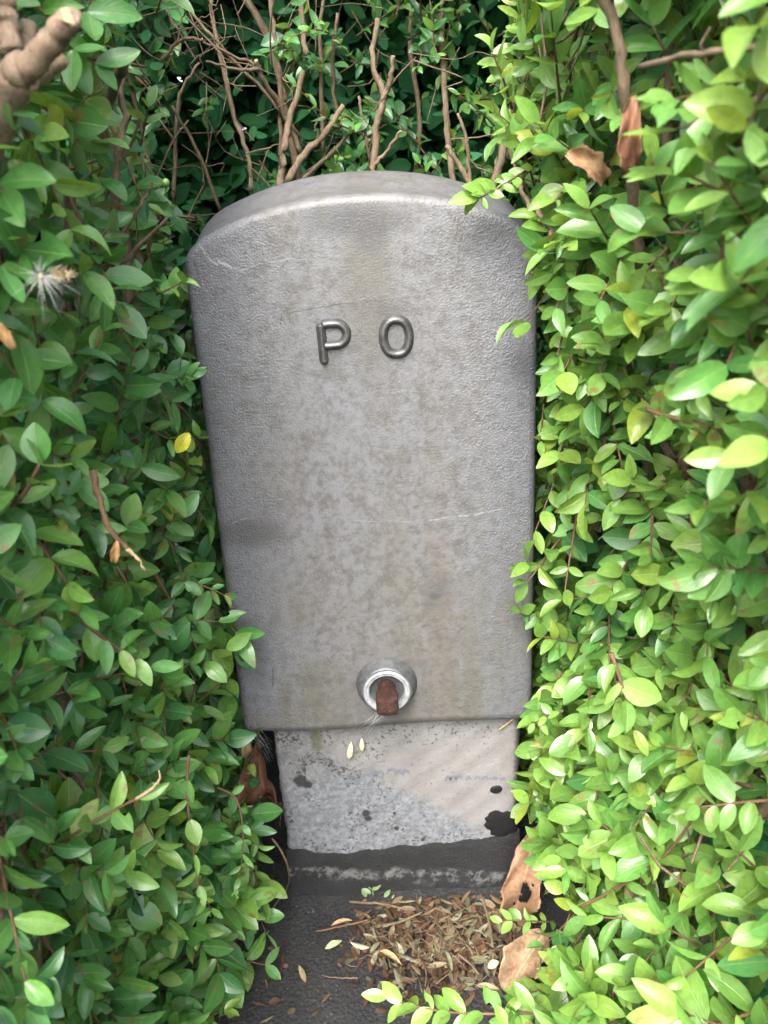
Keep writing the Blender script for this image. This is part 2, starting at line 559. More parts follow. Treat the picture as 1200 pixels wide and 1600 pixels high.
M_LEAF = leaf_material('hedge_leaf', True)
M_FOLI = leaf_material('hedge_foliage', False)
def inner_material():
    t = NT('inner_leaf')
    a = t.node('ShaderNodeAttribute')
    a.attribute_name = 'tint'
    b = t.node('ShaderNodeBsdfDiffuse')
    t.put(b.inputs['Color'], a.outputs['Color'])
    return t.end(b.outputs[0])
M_INNER = inner_material()
M_DRY = dry_material('dry_leaf', True)
M_CRUMB = dry_material('dry_crumb', False)
M_BARK = bark_material('branch_bark', (0.0833, 0.0544, 0.0331), (0.1318, 0.0952, 0.0595), (0.1870, 0.1487, 0.1062))
M_TWIG = bark_material('young_stem', (0.0796, 0.0404, 0.0214), (0.1224, 0.0704, 0.0367), (0.1591, 0.1102, 0.0673), 1.6)
M_STUMP = bark_material('pruned_bark', (0.1508, 0.1021, 0.0666), (0.2130, 0.1508, 0.1021), (0.2839, 0.2218, 0.1598), 0.8)
M_CUT = plain('cut_wood', (0.31, 0.21, 0.12), 0.7, 0.2, 0.3, 500)
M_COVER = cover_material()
M_LETTER = letter_material()
M_COLLAR = zinc_material('dull_zinc', (0.0560, 0.0592, 0.0624), (0.1000, 0.1024, 0.1024), 0.45)
M_RING = zinc_material('bright_zinc', (0.2160, 0.2240, 0.2320), (0.3440, 0.3520, 0.3600), 0.42)
M_RUST = rust_material()
M_PLINTH = plinth_material()
M_BIT = bitumen_material()
M_TAR = plain('tar_blot', (0.006, 0.006, 0.006), 0.7, 0.25, 0.3, 500)
M_ASPH = asphalt_material()
M_THREAD = thread_material()
M_INK = plain('faded_blue_paint', (0.115, 0.125, 0.155), 0.8, 0.2, 0.25, 500)
M_PURPLE = plain('purple_berry', (0.05, 0.018, 0.09), 0.4, 0.5, 0.3)
M_BUD = plain('green_bud', (0.12, 0.22, 0.05), 0.4, 0.5, 0.3)
M_FUZZ = plain('tan_fuzz', (0.42, 0.33, 0.20), 0.9, 0.1, 0.3)
M_HOLE = plain('worn_recess', (0.15, 0.14, 0.125), 0.6, 0.2, 0.3)

# ------------------------------------------------------------------ ground
def make_ground():
    xs = np.concatenate([[-60, -8, -1.5], np.linspace(-0.6, 0.6, 61), [1.5, 8, 60]])
    ys = np.concatenate([[-60, -8, -1.5], np.linspace(-0.7, 0.5, 61), [1.5, 8, 60]])
    V, F = [], []
    for yy in ys:
        for xx in xs:
            near = max(0.0, 1 - max(abs(xx) / 0.6, abs(yy + 0.1) / 0.6))
            zz = 0.0022 * near * (math.sin(xx * 41 + 1.3) * math.cos(yy * 37) + 0.6 * math.sin(xx * 97 + yy * 83))
            zz += 0.010 * math.exp(-((yy + 0.004) / 0.014) ** 2) * (1 if abs(xx - 0.008) < 0.14 else 0) * near
            V.append((xx, yy, zz - 0.002))
    n = len(xs)
    for j in range(len(ys) - 1):
        for i in range(n - 1):
            F.append((j * n + i, j * n + i + 1, (j + 1) * n + i + 1, (j + 1) * n + i))
    o = link('ground', mesh_from(V, F), M_ASPH)
    tag(o, kind='structure')
make_ground()

# ------------------------------------------------------------------ the metal cover on its plinth
pillar = empty('cable_pillar', (0, 0, 0))
tag(pillar, 'grey cast metal roadside box lettered PO standing on a stained concrete plinth', 'utility box')
HW, ZB, ZS, SAG, RC = 0.1400, 0.232, 0.672, 0.034, 0.014     # half width, bottom, shoulder, arch rise, shoulder radius
def ztop(x):
    a = min(1.0, abs(x) / HW)
    arch = ZS + SAG * (1 - a ** 2.15)
    e = HW - abs(x)
    if e < RC * 1.6:
        q = 1 - e / (RC * 1.6)
        arch -= RC * (1 - math.sqrt(max(0.0, 1 - q * q)))
    return arch
def yface(z):
    return -0.015 + 0.036 * (z - ZB) / (0.705 - ZB)
def rnd(d, r):
    if d >= r:
        return 0.0
    return r - math.sqrt(max(0.0, r * r - (r - d) ** 2))
def face_y(x, z):
    """front surface of the cover"""
    e = HW - abs(x)
    return yface(z) + 0.0032 * (abs(x) / HW) ** 2.4 + rnd(e, 0.0075) + rnd(ztop(x) - z, 0.0075) * min(1.0, max(0.0, e / 0.012))
def make_cover():
    na, nb = 96, 120
    A = [math.sin(math.pi / 2 * (2 * i / na - 1)) if True else 0 for i in range(na + 1)]
    A = [0.55 * a + 0.45 * (2 * i / na - 1) for i, a in enumerate(A)]
    B = [1 - (1 - j / nb) ** 1.6 for j in range(nb + 1)]
    V, F = [], []
    for j, b in enumerate(B):
        for i, a in enumerate(A):
            x = HW * a
            lip = ZB + 0.0016 * math.sin(x * 31 + 0.6)
            z = lip + (ztop(x) - lip) * b
            V.append((x, face_y(x, z), z))
    w = na + 1
    for j in range(nb):
        for i in range(na):
            F.append((j * w + i, j * w + i + 1, (j + 1) * w + i + 1, (j + 1) * w + i))
    # rim from bottom left up over the arch to bottom right, extruded back
    rim = [j * w for j in range(nb + 1)] + [nb * w + i for i in range(1, na + 1)] + [j * w + na for j in range(nb - 1, -1, -1)]
    prev = rim
    YB = 0.145
    for k in range(1, 9):
        s = k / 8
        cur = []
        for r in rim:
            x, y, z = V[r]
            hz = max(0.0, (z - 0.625) / 0.04)
            q_ = min(1.0, s / 0.75)
            rise = 0.014 * q_ * q_ * (3 - 2 * q_) * min(1, hz) - (0.02 * max(0, s - 0.75) / 0.25 * min(1, hz))
            V.append((x * (1 - 0.004 * s), y + (YB - y) * s, z + rise))
            cur.append(len(V) - 1)
        for i in range(len(rim) - 1):
            F.append((prev[i], prev[i + 1], cur[i + 1], cur[i]))
        prev = cur
    F.append(tuple(prev))
    # folded-in bottom lip: underside thickness
    bot = [i for i in range(w)]
    low = []
    for i in bot:
        x, y, z = V[i]
        V.append((x * 0.995, y + 0.004, z - 0.0015))
        low.append(len(V) - 1)
    inn = []
    for i in bot:
        x, y, z = V[i]
        V.append((x * 0.985, y + 0.010, z + 0.02))
        inn.append(len(V) - 1)
    for i in range(w - 1):
        F.append((bot[i + 1], bot[i], low[i], low[i + 1]))
        F.append((low[i + 1], low[i], inn[i], inn[i + 1]))
    return mesh_from(V, F)
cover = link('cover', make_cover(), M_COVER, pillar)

def raised(path, width, height, closed=False):
    """a half-round bead lying on the cover's face along an x-z path"""
    n = len(path)
    K = 9
    V, F = [], []
    for i, (x, z) in enumerate(path):
        if closed:
            a, b = path[i - 1], path[(i + 1) % n]
        else:
            a, b = path[max(i - 1, 0)], path[min(i + 1, n - 1)]
        tx, tz = b[0] - a[0], b[1] - a[1]
        L = math.hypot(tx, tz) or 1
        nx, nz = -tz / L, tx / L
        endk = 1.0
        if not closed:
            q = min(i, n - 1 - i)
            endk = (0.35, 0.78, 0.95, 1.0)[min(q, 3)]
        for k in range(K):
            g = k / (K - 1) * 2 - 1
            px_, pz_ = x + nx * g * width / 2 * endk, z + nz * g * width / 2 * endk
            hh = height * max(0.0, 1 - abs(g) ** 3.0) * (endk if endk < 0.9 else 1)
            V.append((px_, face_y(px_, pz_) - hh + 0.0012 * abs(g), pz_))
    m = n if closed else n - 1
    for i in range(m):
        j = (i + 1) % n
        for k in range(K - 1):
            F.append((i * K + k, j * K + k, j * K + k + 1, i * K + k + 1))
    return V, F
def join_geo(parts):
    V, F = [], []
    for v, f in parts:
        o = len(V)
        V += v
        F += [tuple(i + o for i in q) for q in f]
    return V, F
def dense(pts, step=0.0008):
    out = []
    for a, b in zip(pts[:-1], pts[1:]):
        L = math.hypot(b[0] - a[0], b[1] - a[1])
        k = max(1, int(L / step))
        out += [(a[0] + (b[0] - a[0]) * i / k, a[1] + (b[1] - a[1]) * i / k) for i in range(k)]
    return out + [pts[-1]]
LW = 0.0086
cx0, cz0 = -0.0355, 0.5955          # letter P: stem then bowl
stem_p = dense([(cx0 + 0.0005, cz0 - 0.0165), (cx0 - 0.0005, cz0 + 0.0160)])
bowl = [(cx0, cz0 + 0.0145)] + [(cx0 + 0.006 + 0.0, cz0 + 0.0150)]
for k in range(13):
    g = math.pi / 2 - math.pi * k / 12
    bowl.append((cx0 + 0.0115 + 0.0085 * math.cos(g), cz0 + 0.0065 + 0.0085 * math.sin(g)))
bowl += [(cx0 + 0.004, cz0 - 0.0022), (cx0, cz0 - 0.0022)]
VP_, FP_ = join_geo([raised(stem_p, LW, 0.0044), raised(dense(bowl), LW, 0.0044)])
lt = link('letter', mesh_from(VP_, FP_), M_LETTER, cover)
lt['label'] = 'raised cast letter P'
oc, oz = 0.0242, 0.5975
ring = []
for k in range(56):
    g = 2 * math.pi * k / 56
    cc, ss = math.cos(g), math.sin(g)
    ring.append((oc + 0.0104 * math.copysign(abs(cc) ** 0.85, cc), oz + 0.0136 * math.copysign(abs(ss) ** 0.9, ss)))
lt2 = link('letter', mesh_from(*raised(ring, LW, 0.0044, True)), M_LETTER, cover)
lt2['label'] = 'raised cast letter O'

# lock: dark collar, bright ring, recess and rusted spindle
LX, LZ = 0.001, 0.2775
LY = face_y(LX, LZ)
tilt = math.atan2(0.036, 0.705 - ZB)
LM = Matrix.Translation((LX, LY, LZ)) @ Matrix.Rotation(-tilt, 4, 'X')      # local -y points out of the face
def lathe(profile, seg=40, wob=0.0):
    """profile of (radius, out) turned about the outward axis (local -y)"""
    V, F = [], []
    for r, o in profile:
        for k in range(seg):
            g = 2 * math.pi * k / seg
            rr = r * (1 + wob * math.sin(3 * g + r * 900) * 0.5)
            V.append(LM @ Vector((rr * math.cos(g), -o, rr * math.sin(g))))
    n = len(profile)
    for i in range(n - 1):
        for k in range(seg):
            k2 = (k + 1) % seg
            F.append((i * seg + k, i * seg + k2, (i + 1) * seg + k2, (i + 1) * seg + k))
    if profile[-1][0] > 1e-5:
        F.append(tuple((n - 1) * seg + k for k in range(seg)))
    return V, F
lock = link('lock_collar', mesh_from(*lathe([(0.0290, -0.002), (0.0286, 0.0008), (0.0274, 0.003), (0.0244, 0.0105), (0.0232, 0.0128), (0.0219, 0.0132), (0.0215, 0.009)], wob=0.01)), M_COLLAR, pillar)
link('lock_ring', mesh_from(*lathe([(0.0220, 0.0100), (0.0218, 0.0140), (0.0208, 0.0150), (0.0194, 0.0147), (0.0188, 0.0136), (0.0180, 0.0142), (0.0168, 0.0136), (0.0160, 0.0100), (0.0158, 0.0025), (0.014, 0.0018)], wob=0.012)), M_RING, lock)
link('lock_recess', mesh_from(*lathe([(0.0158, 0.0030), (0.006, 0.0028)])), M_HOLE, lock)
def make_spindle():
    # round neck, a narrow waist, then a broad four-cornered head split by a worn cleft
    seg = 40
    prof = [(0.0076, 0.002, 0.0, 1.0), (0.0080, 0.010, 0.0, 1.0), (0.0078, 0.0145, 0.0, 1.0), (0.0068, 0.0172, 0.0, 1.0), (0.0060, 0.0190, 0.0, 1.05),
            (0.0072, 0.0204, 0.1, 1.15), (0.0092, 0.0222, 0.4, 1.06), (0.0099, 0.027, 0.7, 1.06), (0.0101, 0.034, 0.85, 1.06), (0.0099, 0.0395, 0.85, 1.06), (0.0088, 0.0412, 0.8, 1.06), (0.004, 0.0417, 0.5, 1.1)]
    V, F = [], []
    for r, o, sq, wx in prof:
        for k in range(seg):
            g = 2 * math.pi * k / seg
            cc, ss = math.cos(g), math.sin(g)
            m = max(abs(cc), abs(ss))
            rr = r * ((1 - sq) + sq * min(1.25, 0.92 / m))
            rr *= 1 + 0.035 * math.sin(5 * g + o * 700) + 0.03 * math.sin(11 * g - o * 500) + random.uniform(-0.02, 0.02)
            if o > 0.0215 and abs(g - math.pi / 2 - 0.1) < 0.22:
                rr *= 0.72
            V.append(LM @ Vector((rr * cc * wx, -o, rr * ss + 0.003 - 0.05 * max(0, o - 0.012))))
    n = len(prof)
    for i in range(n - 1):
        for k in range(seg):
            k2 = (k + 1) % seg
            F.append((i * seg + k, i * seg + k2, (i + 1) * seg + k2, (i + 1) * seg + k))
    F.append(tuple((n - 1) * seg + k for k in range(seg)))
    return mesh_from(V, F)
sp = link('spindle', make_spindle(), M_RUST, lock)
sp['label'] = 'rusty square-headed spindle'

# plinth
PX0, PX1 = -0.1135, 0.1305
def make_plinth():
    nx, nz = 60, 60
    V, F = [], []
    for j in range(nz + 1):
        z = -0.03 + 0.29 * j / nz
        for i in range(nx + 1):
            s = i / nx
            wl = 0.0008 * math.sin(z * 160) + 0.0006 * math.sin(z * 410 + 2)
            x = PX0 + wl + (PX1 - PX0) * s
            e = min(x - PX0, PX1 - x)
            y = rnd(max(0, e), 0.004) + 0.0007 * math.sin(x * 61 + z * 43) + 0.0004 * math.sin(x * 173 - z * 201)
            V.append((x, y, z))
    w = nx + 1
    for j in range(nz):
        for i in range(nx):
            F.append((j * w + i, j * w + i + 1, (j + 1) * w + i + 1, (j + 1) * w + i))
    b = len(V)
    for j in range(nz + 1):
        z = -0.03 + 0.29 * j / nz
        V.append((PX0, 0.12, z))
        V.append((PX1, 0.12, z))
    for j in range(nz):
        F.append((j * w, (j + 1) * w, b + 2 * (j + 1), b + 2 * j))
        F.append(((j + 1) * w + nx, j * w + nx, b + 2 * j + 1, b + 2 * (j + 1) + 1))
        F.append((b + 2 * j, b + 2 * (j + 1), b + 2 * (j + 1) + 1, b + 2 * j + 1))
    return mesh_from(V, F)
plinth = link('plinth', make_plinth(), M_PLINTH, pillar)

def make_bitumen():
    nx, nz = 90, 16
    V, F = [], []
    for i in range(nx + 1):
        s = i / nx
        x = PX0 - 0.0018 + (PX1 - PX0 + 0.0036) * s
        rag = 0.0030 * math.sin(x * 47 + 1) + 0.0014 * math.sin(x * 131 + 2.2) * math.sin(x * 53) + 0.0009 * random.uniform(-1, 1)
        top = 0.0600 + 0.012 * max(0, (x - 0.02) / 0.11) - 0.004 * math.exp(-((x + 0.02) / 0.03) ** 2) + rag
        for j in range(nz + 1):
            b = j / nz
            z = -0.01 + (top + 0.01) * b
            th = 0.0032 * min(1.0, (1 - b) * 6) ** 0.5
            th += 0.0045 * math.exp(-((z - 0.004) / 0.018) ** 2) + 0.0012 * math.sin(x * 83 + z * 120) * min(1, (1 - b) * 4)
            V.append((x, -0.0010 - max(th, -0.0004) + (0.0020 if b == 1 else 0), z))
    w = nz + 1
    for i in range(nx):
        for j in range(nz):
            F.append((i * w + j, (i + 1) * w + j, (i + 1) * w + j + 1, i * w + j + 1))
    # wrap round the two sides
    for s_, x in ((0, PX0 - 0.0018), (nx, PX1 + 0.0018)):
        b0 = len(V)
        for j in range(nz + 1):
            v = V[s_ * w + j]
            V.append((x, 0.1195, v[2]))
        for j in range(nz):
            q = (s_ * w + j, s_ * w + j + 1, b0 + j + 1, b0 + j)
            F.append(q if s_ == 0 else q[::-1])
    return mesh_from(V, F)
link('bitumen_coat', make_bitumen(), M_BIT, plinth)

def blot(cx, cz, rx, rz, rag, n=40, bulge=0.0010, clipx=None):
    """a thick paint blot on the plinth's front: domed in the middle, ragged rim"""
    V, F = [(cx, -0.0016 - bulge, cz)], []
    ph = [random.uniform(0, 6.28) for _ in range(5)]
    for ring_ in (0.5, 0.85, 1.0):
        for k in range(n):
            g = 2 * math.pi * k / n
            r = 1 + rag * (0.5 * math.sin(2 * g + ph[0]) + 0.4 * math.sin(3 * g + ph[1]) + 0.35 * math.sin(5 * g + ph[2]) + 0.3 * math.sin(9 * g + ph[3]) + 0.22 * math.sin(14 * g + ph[4]))
            x, z = cx + rx * r * ring_ * math.cos(g), cz + rz * r * ring_ * math.sin(g)
            if clipx is not None:
                x = min(x, clipx)
            V.append((x, -0.0016 - bulge * (1 - ring_ ** 2) + (0.0012 if ring_ == 1 else 0), z))
    for k in range(n):
        k2 = (k + 1) % n
        F.append((0, 1 + k, 1 + k2))
        for q in (0, 1):
            F.append((1 + q * n + k, 1 + (q + 1) * n + k, 1 + (q + 1) * n + k2, 1 + q * n + k2))
    return mesh_from(V, F)
p_ = at(775, 1233, 0)
link('tar_spot', blot(p_.x, p_.z, 0.0066, 0.0052, 0.05, bulge=0.0003), M_TAR, plinth)
p_ = at(785, 1286, 0)
link('tar_spot', blot(p_.x, p_.z, 0.0200, 0.0185, 0.16, 56, 0.0006, PX1 - 0.0015), M_TAR, plinth)

def arc_mark(u, v, w, h, open_=math.pi):
    """what is left of one painted character: a short brush arc"""
    c = at(u, v, 0)
    k = 0.00063
    pts = []
    for i in range(9):
        g = math.pi * 1.05 - open_ * i / 8
        pts.append((c.x + w * k * 0.5 * math.cos(g), c.z + h * k * 0.55 * math.sin(g)))
    V, F = [], []
    for i, (x, z) in enumerate(pts):
        a, b = pts[max(0, i - 1)], pts[min(8, i + 1)]
        L = math.hypot(b[0] - a[0], b[1] - a[1])
        nx, nz = -(b[1] - a[1]) / L, (b[0] - a[0]) / L
        hw = 0.0011 * (0.5 + 0.7 * math.sin(math.pi * (i + 1) / 10))
        V += [(x - nx * hw, -0.0013, z - nz * hw), (x + nx * hw, -0.0013, z + nz * hw)]
    for i in range(8):
        F.append((2 * i, 2 * i + 2, 2 * i + 3, 2 * i + 1))
    return V, F
marks = join_geo([arc_mark(*a) for a in ((583, 1212, 12, 12), (594, 1210, 10, 14), (611, 1206, 12, 12), (622, 1208, 8, 10), (634, 1209, 10, 14),
                                         (700, 1218, 8, 12), (708, 1217, 9, 14), (717, 1218, 10, 16), (732, 1218, 8, 10), (746, 1217, 8, 10), (758, 1217, 9, 10), (773, 1216, 7, 7), (785, 1217, 6, 6))])
fl = link('faded_lettering', mesh_from(*marks, smooth=False), M_INK, plinth)
fl['label'] = 'worn remains of painted blue-grey characters'

# ------------------------------------------------------------------ leaf meshes
def leaf_geo(rows, across, ratio, fold, curl, tipp, twist, bite=()):
    """unit leaf: base at the origin, tip at y = 1, face towards +z"""
    V, UV, F = [], [], []
    def prof(t):
        return (math.sin(math.pi * t ** 0.94) ** 0.66) * (1 - 0.25 * t ** tipp)
    ts = [0.0] + [(i + 0.55) / (rows + 0.15) for i in range(rows)] + [1.0]
    ts = [t ** 0.95 for t in ts]
    idx = []
    for ti, t in enumerate(ts):
        wdt = ratio * 0.54 * max(prof(min(t, 0.9999)), 0.0)
        zc = curl * (t - t * t * 1.15) * 1.0
        if t in (0.0, 1.0):
            V.append((0, t, zc))
            UV.append((0.5, t))
            idx.append([len(V) - 1])
            continue
        row = []
        for k in range(across + 1):
            g = k / across * 2 - 1
            if (ti, k) in bite:
                g *= 0.35
            x = wdt * g
            z = zc + fold * abs(g) ** 1.4 * wdt + twist * x * (t - 0.4)
            V.append((x, t, z))
            UV.append((0.5 + 0.5 * g, t))
            row.append(len(V) - 1)
        idx.append(row)
    for a, b in zip(idx[:-1], idx[1:]):
        if len(a) == 1:
            for k in range(len(b) - 1):
                F.append((a[0], b[k + 1], b[k]))
        elif len(b) == 1:
            for k in range(len(a) - 1):
                F.append((a[k], a[k + 1], b[0]))
        else:
            for k in range(len(a) - 1):
                F.append((a[k], a[k + 1], b[k + 1], b[k]))
    # one winding: normals towards +z
    F2 = []
    for f in F:
        p = [Vector(V[i]) for i in f[:3]]
        nrm = (p[1] - p[0]).cross(p[2] - p[0])
        F2.append(f if nrm.z > 0 else f[::-1])
    return V, UV, F2

def leaf_mesh(geo, mat, name):
    V, UV, F = geo
    me = mesh_from(V, F, name=name)
    uvl = me.uv_layers.new(name='UVMap')
    li = np.zeros(len(me.loops), int)
    me.loops.foreach_get('vertex_index', li)
    uvl.data.foreach_set('uv', np.array(UV, float)[li].ravel())
    me.materials.append(mat)
    return me

FINE = [leaf_geo(6, 4, r_, fo, cu, tp, tw, bt[0] if bt else ()) for r_, fo, cu, tp, tw, *bt in (
    (0.46, 0.22, 0.18, 3, 0.2), (0.52, 0.30, 0.25, 4, -0.3), (0.42, 0.14, 0.10, 2.5, 0.4), (0.56, 0.20, -0.12, 5, 0.0), (0.48, 0.38, 0.30, 3, 0.3),
    (0.40, 0.25, -0.20, 2.5, -0.5), (0.62, 0.18, 0.15, 6, 0.2), (0.50, 0.10, 0.35, 3, -0.2), (0.50, 0.20, 0.20, 3, 0.1, ((4, 4), (4, 3))), (0.46, 0.55, 0.45, 3, 0.8), (0.54, 0.25, 0.10, 4, -0.2, ((2, 0), (5, 4), (6, 4), (6, 3))))]
COARSE = [leaf_geo(4, 2, r_, fo, cu, 3, 0.2) for r_, fo, cu in ((0.50, 0.25, 0.2), (0.45, 0.1, -0.15), (0.58, 0.3, 0.1))]
FINE_ME = [leaf_mesh(g, M_LEAF, 'leaf_shape') for g in FINE]

def joined_leaves(name, recs, geos, mat, parent):
    """recs: list of (variant, 4x4 array, rgb); all in one mesh with a tint attribute"""
    if not recs:
        return None
    co, fs, fl_, uvs, tint = [], [], [], [], []
    off = 0
    allF = []
    for vi, g in enumerate(geos):
        sel = [r for r in recs if r[0] == vi]
        if not sel:
            continue
        V = np.array(g[0], float)
        Vh = np.c_[V, np.ones(len(V))]
        Ms = np.array([r[1] for r in sel])
        P = np.einsum('nij,vj->nvi', Ms, Vh)[:, :, :3]
        n, k = P.shape[:2]
        co.append(P.reshape(-1, 3))
        tint.append(np.repeat(np.array([r[2] for r in sel]), k, 0))
        uvs.append(np.tile(np.array(g[1], float), (n, 1)))
        for f in g[2]:
            fa = np.array(f)[None, :] + (np.arange(n) * k)[:, None] + off
            allF.append(fa)
        off += n * k
    co = np.concatenate(co)
    tint = np.concatenate(tint)
    uvs = np.concatenate(uvs)
    loops = np.concatenate([f.ravel() for f in allF])
    tot = np.concatenate([np.full(len(f), f.shape[1]) for f in allF])
    start = np.concatenate([[0], np.cumsum(tot)[:-1]])
    me = bpy.data.meshes.new(name)
    me.vertices.add(len(co))
    me.vertices.foreach_set('co', co.ravel())
    me.loops.add(len(loops))
    me.loops.foreach_set('vertex_index', loops.astype(np.int32))
    me.polygons.add(len(tot))
    me.polygons.foreach_set('loop_start', start.astype(np.int32))
    me.polygons.foreach_set('loop_total', tot.astype(np.int32))
    me.polygons.foreach_set('use_smooth', np.ones(len(tot), bool))
    me.update(calc_edges=True)
    uvl = me.uv_layers.new(name='UVMap')
    uvl.data.foreach_set('uv', uvs[loops].ravel())
    ca = me.attributes.new('tint', 'FLOAT_COLOR', 'POINT')
    ca.data.foreach_set('color', np.c_[tint, np.ones(len(tint))].ravel())
    me.validate()
    o = link(name, me, mat, parent)
    o['kind'] = 'stuff'
    return o

# ------------------------------------------------------------------ hedges
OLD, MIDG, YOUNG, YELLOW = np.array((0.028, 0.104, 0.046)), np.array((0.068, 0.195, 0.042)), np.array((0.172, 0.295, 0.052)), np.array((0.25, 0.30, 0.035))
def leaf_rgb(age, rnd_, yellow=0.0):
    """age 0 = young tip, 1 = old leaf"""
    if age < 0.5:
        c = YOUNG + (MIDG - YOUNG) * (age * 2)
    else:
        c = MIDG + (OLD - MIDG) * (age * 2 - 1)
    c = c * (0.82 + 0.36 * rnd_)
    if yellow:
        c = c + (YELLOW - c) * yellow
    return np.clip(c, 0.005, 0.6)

def orth(a, n):
    n = n - a * a.dot(n)
    if n.length < 1e-4:
        n = a.orthogonal()
    return n.normalized()

def leaf_matrix(pos, axis, normal, length, wide):
    a = axis.normalized()
    n = orth(a, normal)
    s = a.cross(n)
    m = np.eye(4)
    m[:3, 0] = np.array(s) * length * wide
    m[:3, 1] = np.array(a) * length
    m[:3, 2] = np.array(n) * length
    m[:3, 3] = np.array(pos)
    return m

def rv(s=1.0):
    return Vector((random.gauss(0, s), random.gauss(0, s), random.gauss(0, s)))

class Hedge:
    def __init__(self, root):
        self.root = root
        self.shoots = []      # (points, radii, [leaf index])
        self.leaves = []      # (variant, matrix, rgb, shoot index)
        self.inner = []       # coarse leaves
        self.bare = []        # bare twigs (points, radii)

    def shoot(self, pts, r0, pairs, leaf_len, light, age=(0.1, 0.8), small_tip=0.6, keep=None, spread=1.0, first=0.12, jitter=0.52, yellow=0.04, force=False):
        """leafy stem: opposite pairs of leaves along pts, each pair turned by about 90 degrees; blades tip towards the light"""
        path = smooth_path(pts, 4)
        L = [0.0]
        for a, b in zip(path[:-1], path[1:]):
            L.append(L[-1] + (b - a).length)
        tot = L[-1]
        si = len(self.shoots)
        mine = []
        turn = random.uniform(0, math.pi)
        for k in range(pairs + 1):
            t = first + (1 - first) * k / max(1, pairs)
            d = t * tot
            i = max(j for j in range(len(L)) if L[j] <= d + 1e-9)
            i = min(i, len(path) - 2)
            f = (d - L[i]) / max(1e-9, L[i + 1] - L[i])
            pos = path[i].lerp(path[i + 1], f)
            tg = (path[i + 1] - path[i]).normalized()
            s1 = orth(tg, light + rv(0.2))
            s2 = tg.cross(s1)
            g = turn + k * math.pi / 2 + random.gauss(0, 0.25)
            lat = s1 * math.cos(g) * 0.55 + s2 * math.sin(g)
            lat = lat.normalized()
            # a blade grows out to the sides more than towards or away from the light
            last = k == pairs
            for sg in (1, -1):
                if random.random() < 0.06:
                    continue
                ax = (lat * sg * (0.95 if not last else 0.5) * spread + tg * random.uniform(0.45, 0.95) + rv(0.16)).normalized()
                nrm = (light * 1.0 + tg * 0.25 + rv(jitter)).normalized()
                sz = leaf_len * random.uniform(0.62, 1.06) * (1 - (1 - small_tip) * t ** 2)
                ag = age[1] + (age[0] - age[1]) * t + random.gauss(0, 0.12)
                ye = random.uniform(0.5, 1.0) if random.random() < yellow * 0.4 else (random.uniform(0, 0.35) if random.random() < yellow * 4 else 0)
                rgb = leaf_rgb(min(1, max(0, ag)), random.random(), ye)
                tip = pos + ax * sz
                if keep and not (keep(pos + ax * sz * 0.5) and keep(tip)):
                    continue
                v = random.choices(range(len(FINE)), (3, 3, 3, 3, 3, 2, 3, 3, 1, 2, 1))[0]
                mine.append(len(self.leaves))
                self.leaves.append((v, leaf_matrix(pos, ax, nrm, sz, random.uniform(0.68, 1.08)), rgb, si))
        rad = [r0 * (1 - 0.6 * j / (len(path) - 1)) for j in range(len(path))]
        self.shoots.append((path, rad, mine, force))

    def leaf_at(self, u, v, Y, u2, v2, Y2, normal, rgb, wide=1.0, variant=0):
        """a single leaf from base to tip"""
        a, b = at(u, v, Y), at(u2, v2, Y2)
        self.leaves.append((variant, leaf_matrix(a, b - a, Vector(normal), (b - a).length, wide), np.array(rgb), len(self.shoots) - 1))
        self.shoots[-1][2].append(len(self.leaves) - 1)

    def branch(self, pts, r0, r1, name='branch', mat=None, per=5, jit=0.0012, sides=8, cut=False, label=None):
        path = smooth_path(pts, per, jit)
        n = len(path)
        kk = 0.35 if r0 > 0.004 else 1.0
        rad = [(r0 + (r1 - r0) * i / (n - 1)) * (1 + kk * random.uniform(-0.1, 0.12)) for i in range(n)]
        V, F = tube_geo(path, rad, sides, 0.18)
        o = link(name, mesh_from(V, F), mat or M_BARK, self.root)
        if label:
            o['label'] = label
        if cut:
            t = (path[-1] - path[-3]).normalized()
            V2, F2 = tube_geo([path[-1] - t * 0.0005, path[-1] + t * 0.0006], [rad[-1] * 0.93, rad[-1] * 0.90], sides, 0.12)
            link('cut_end', mesh_from(V2, F2, False), M_CUT, o)
        return o

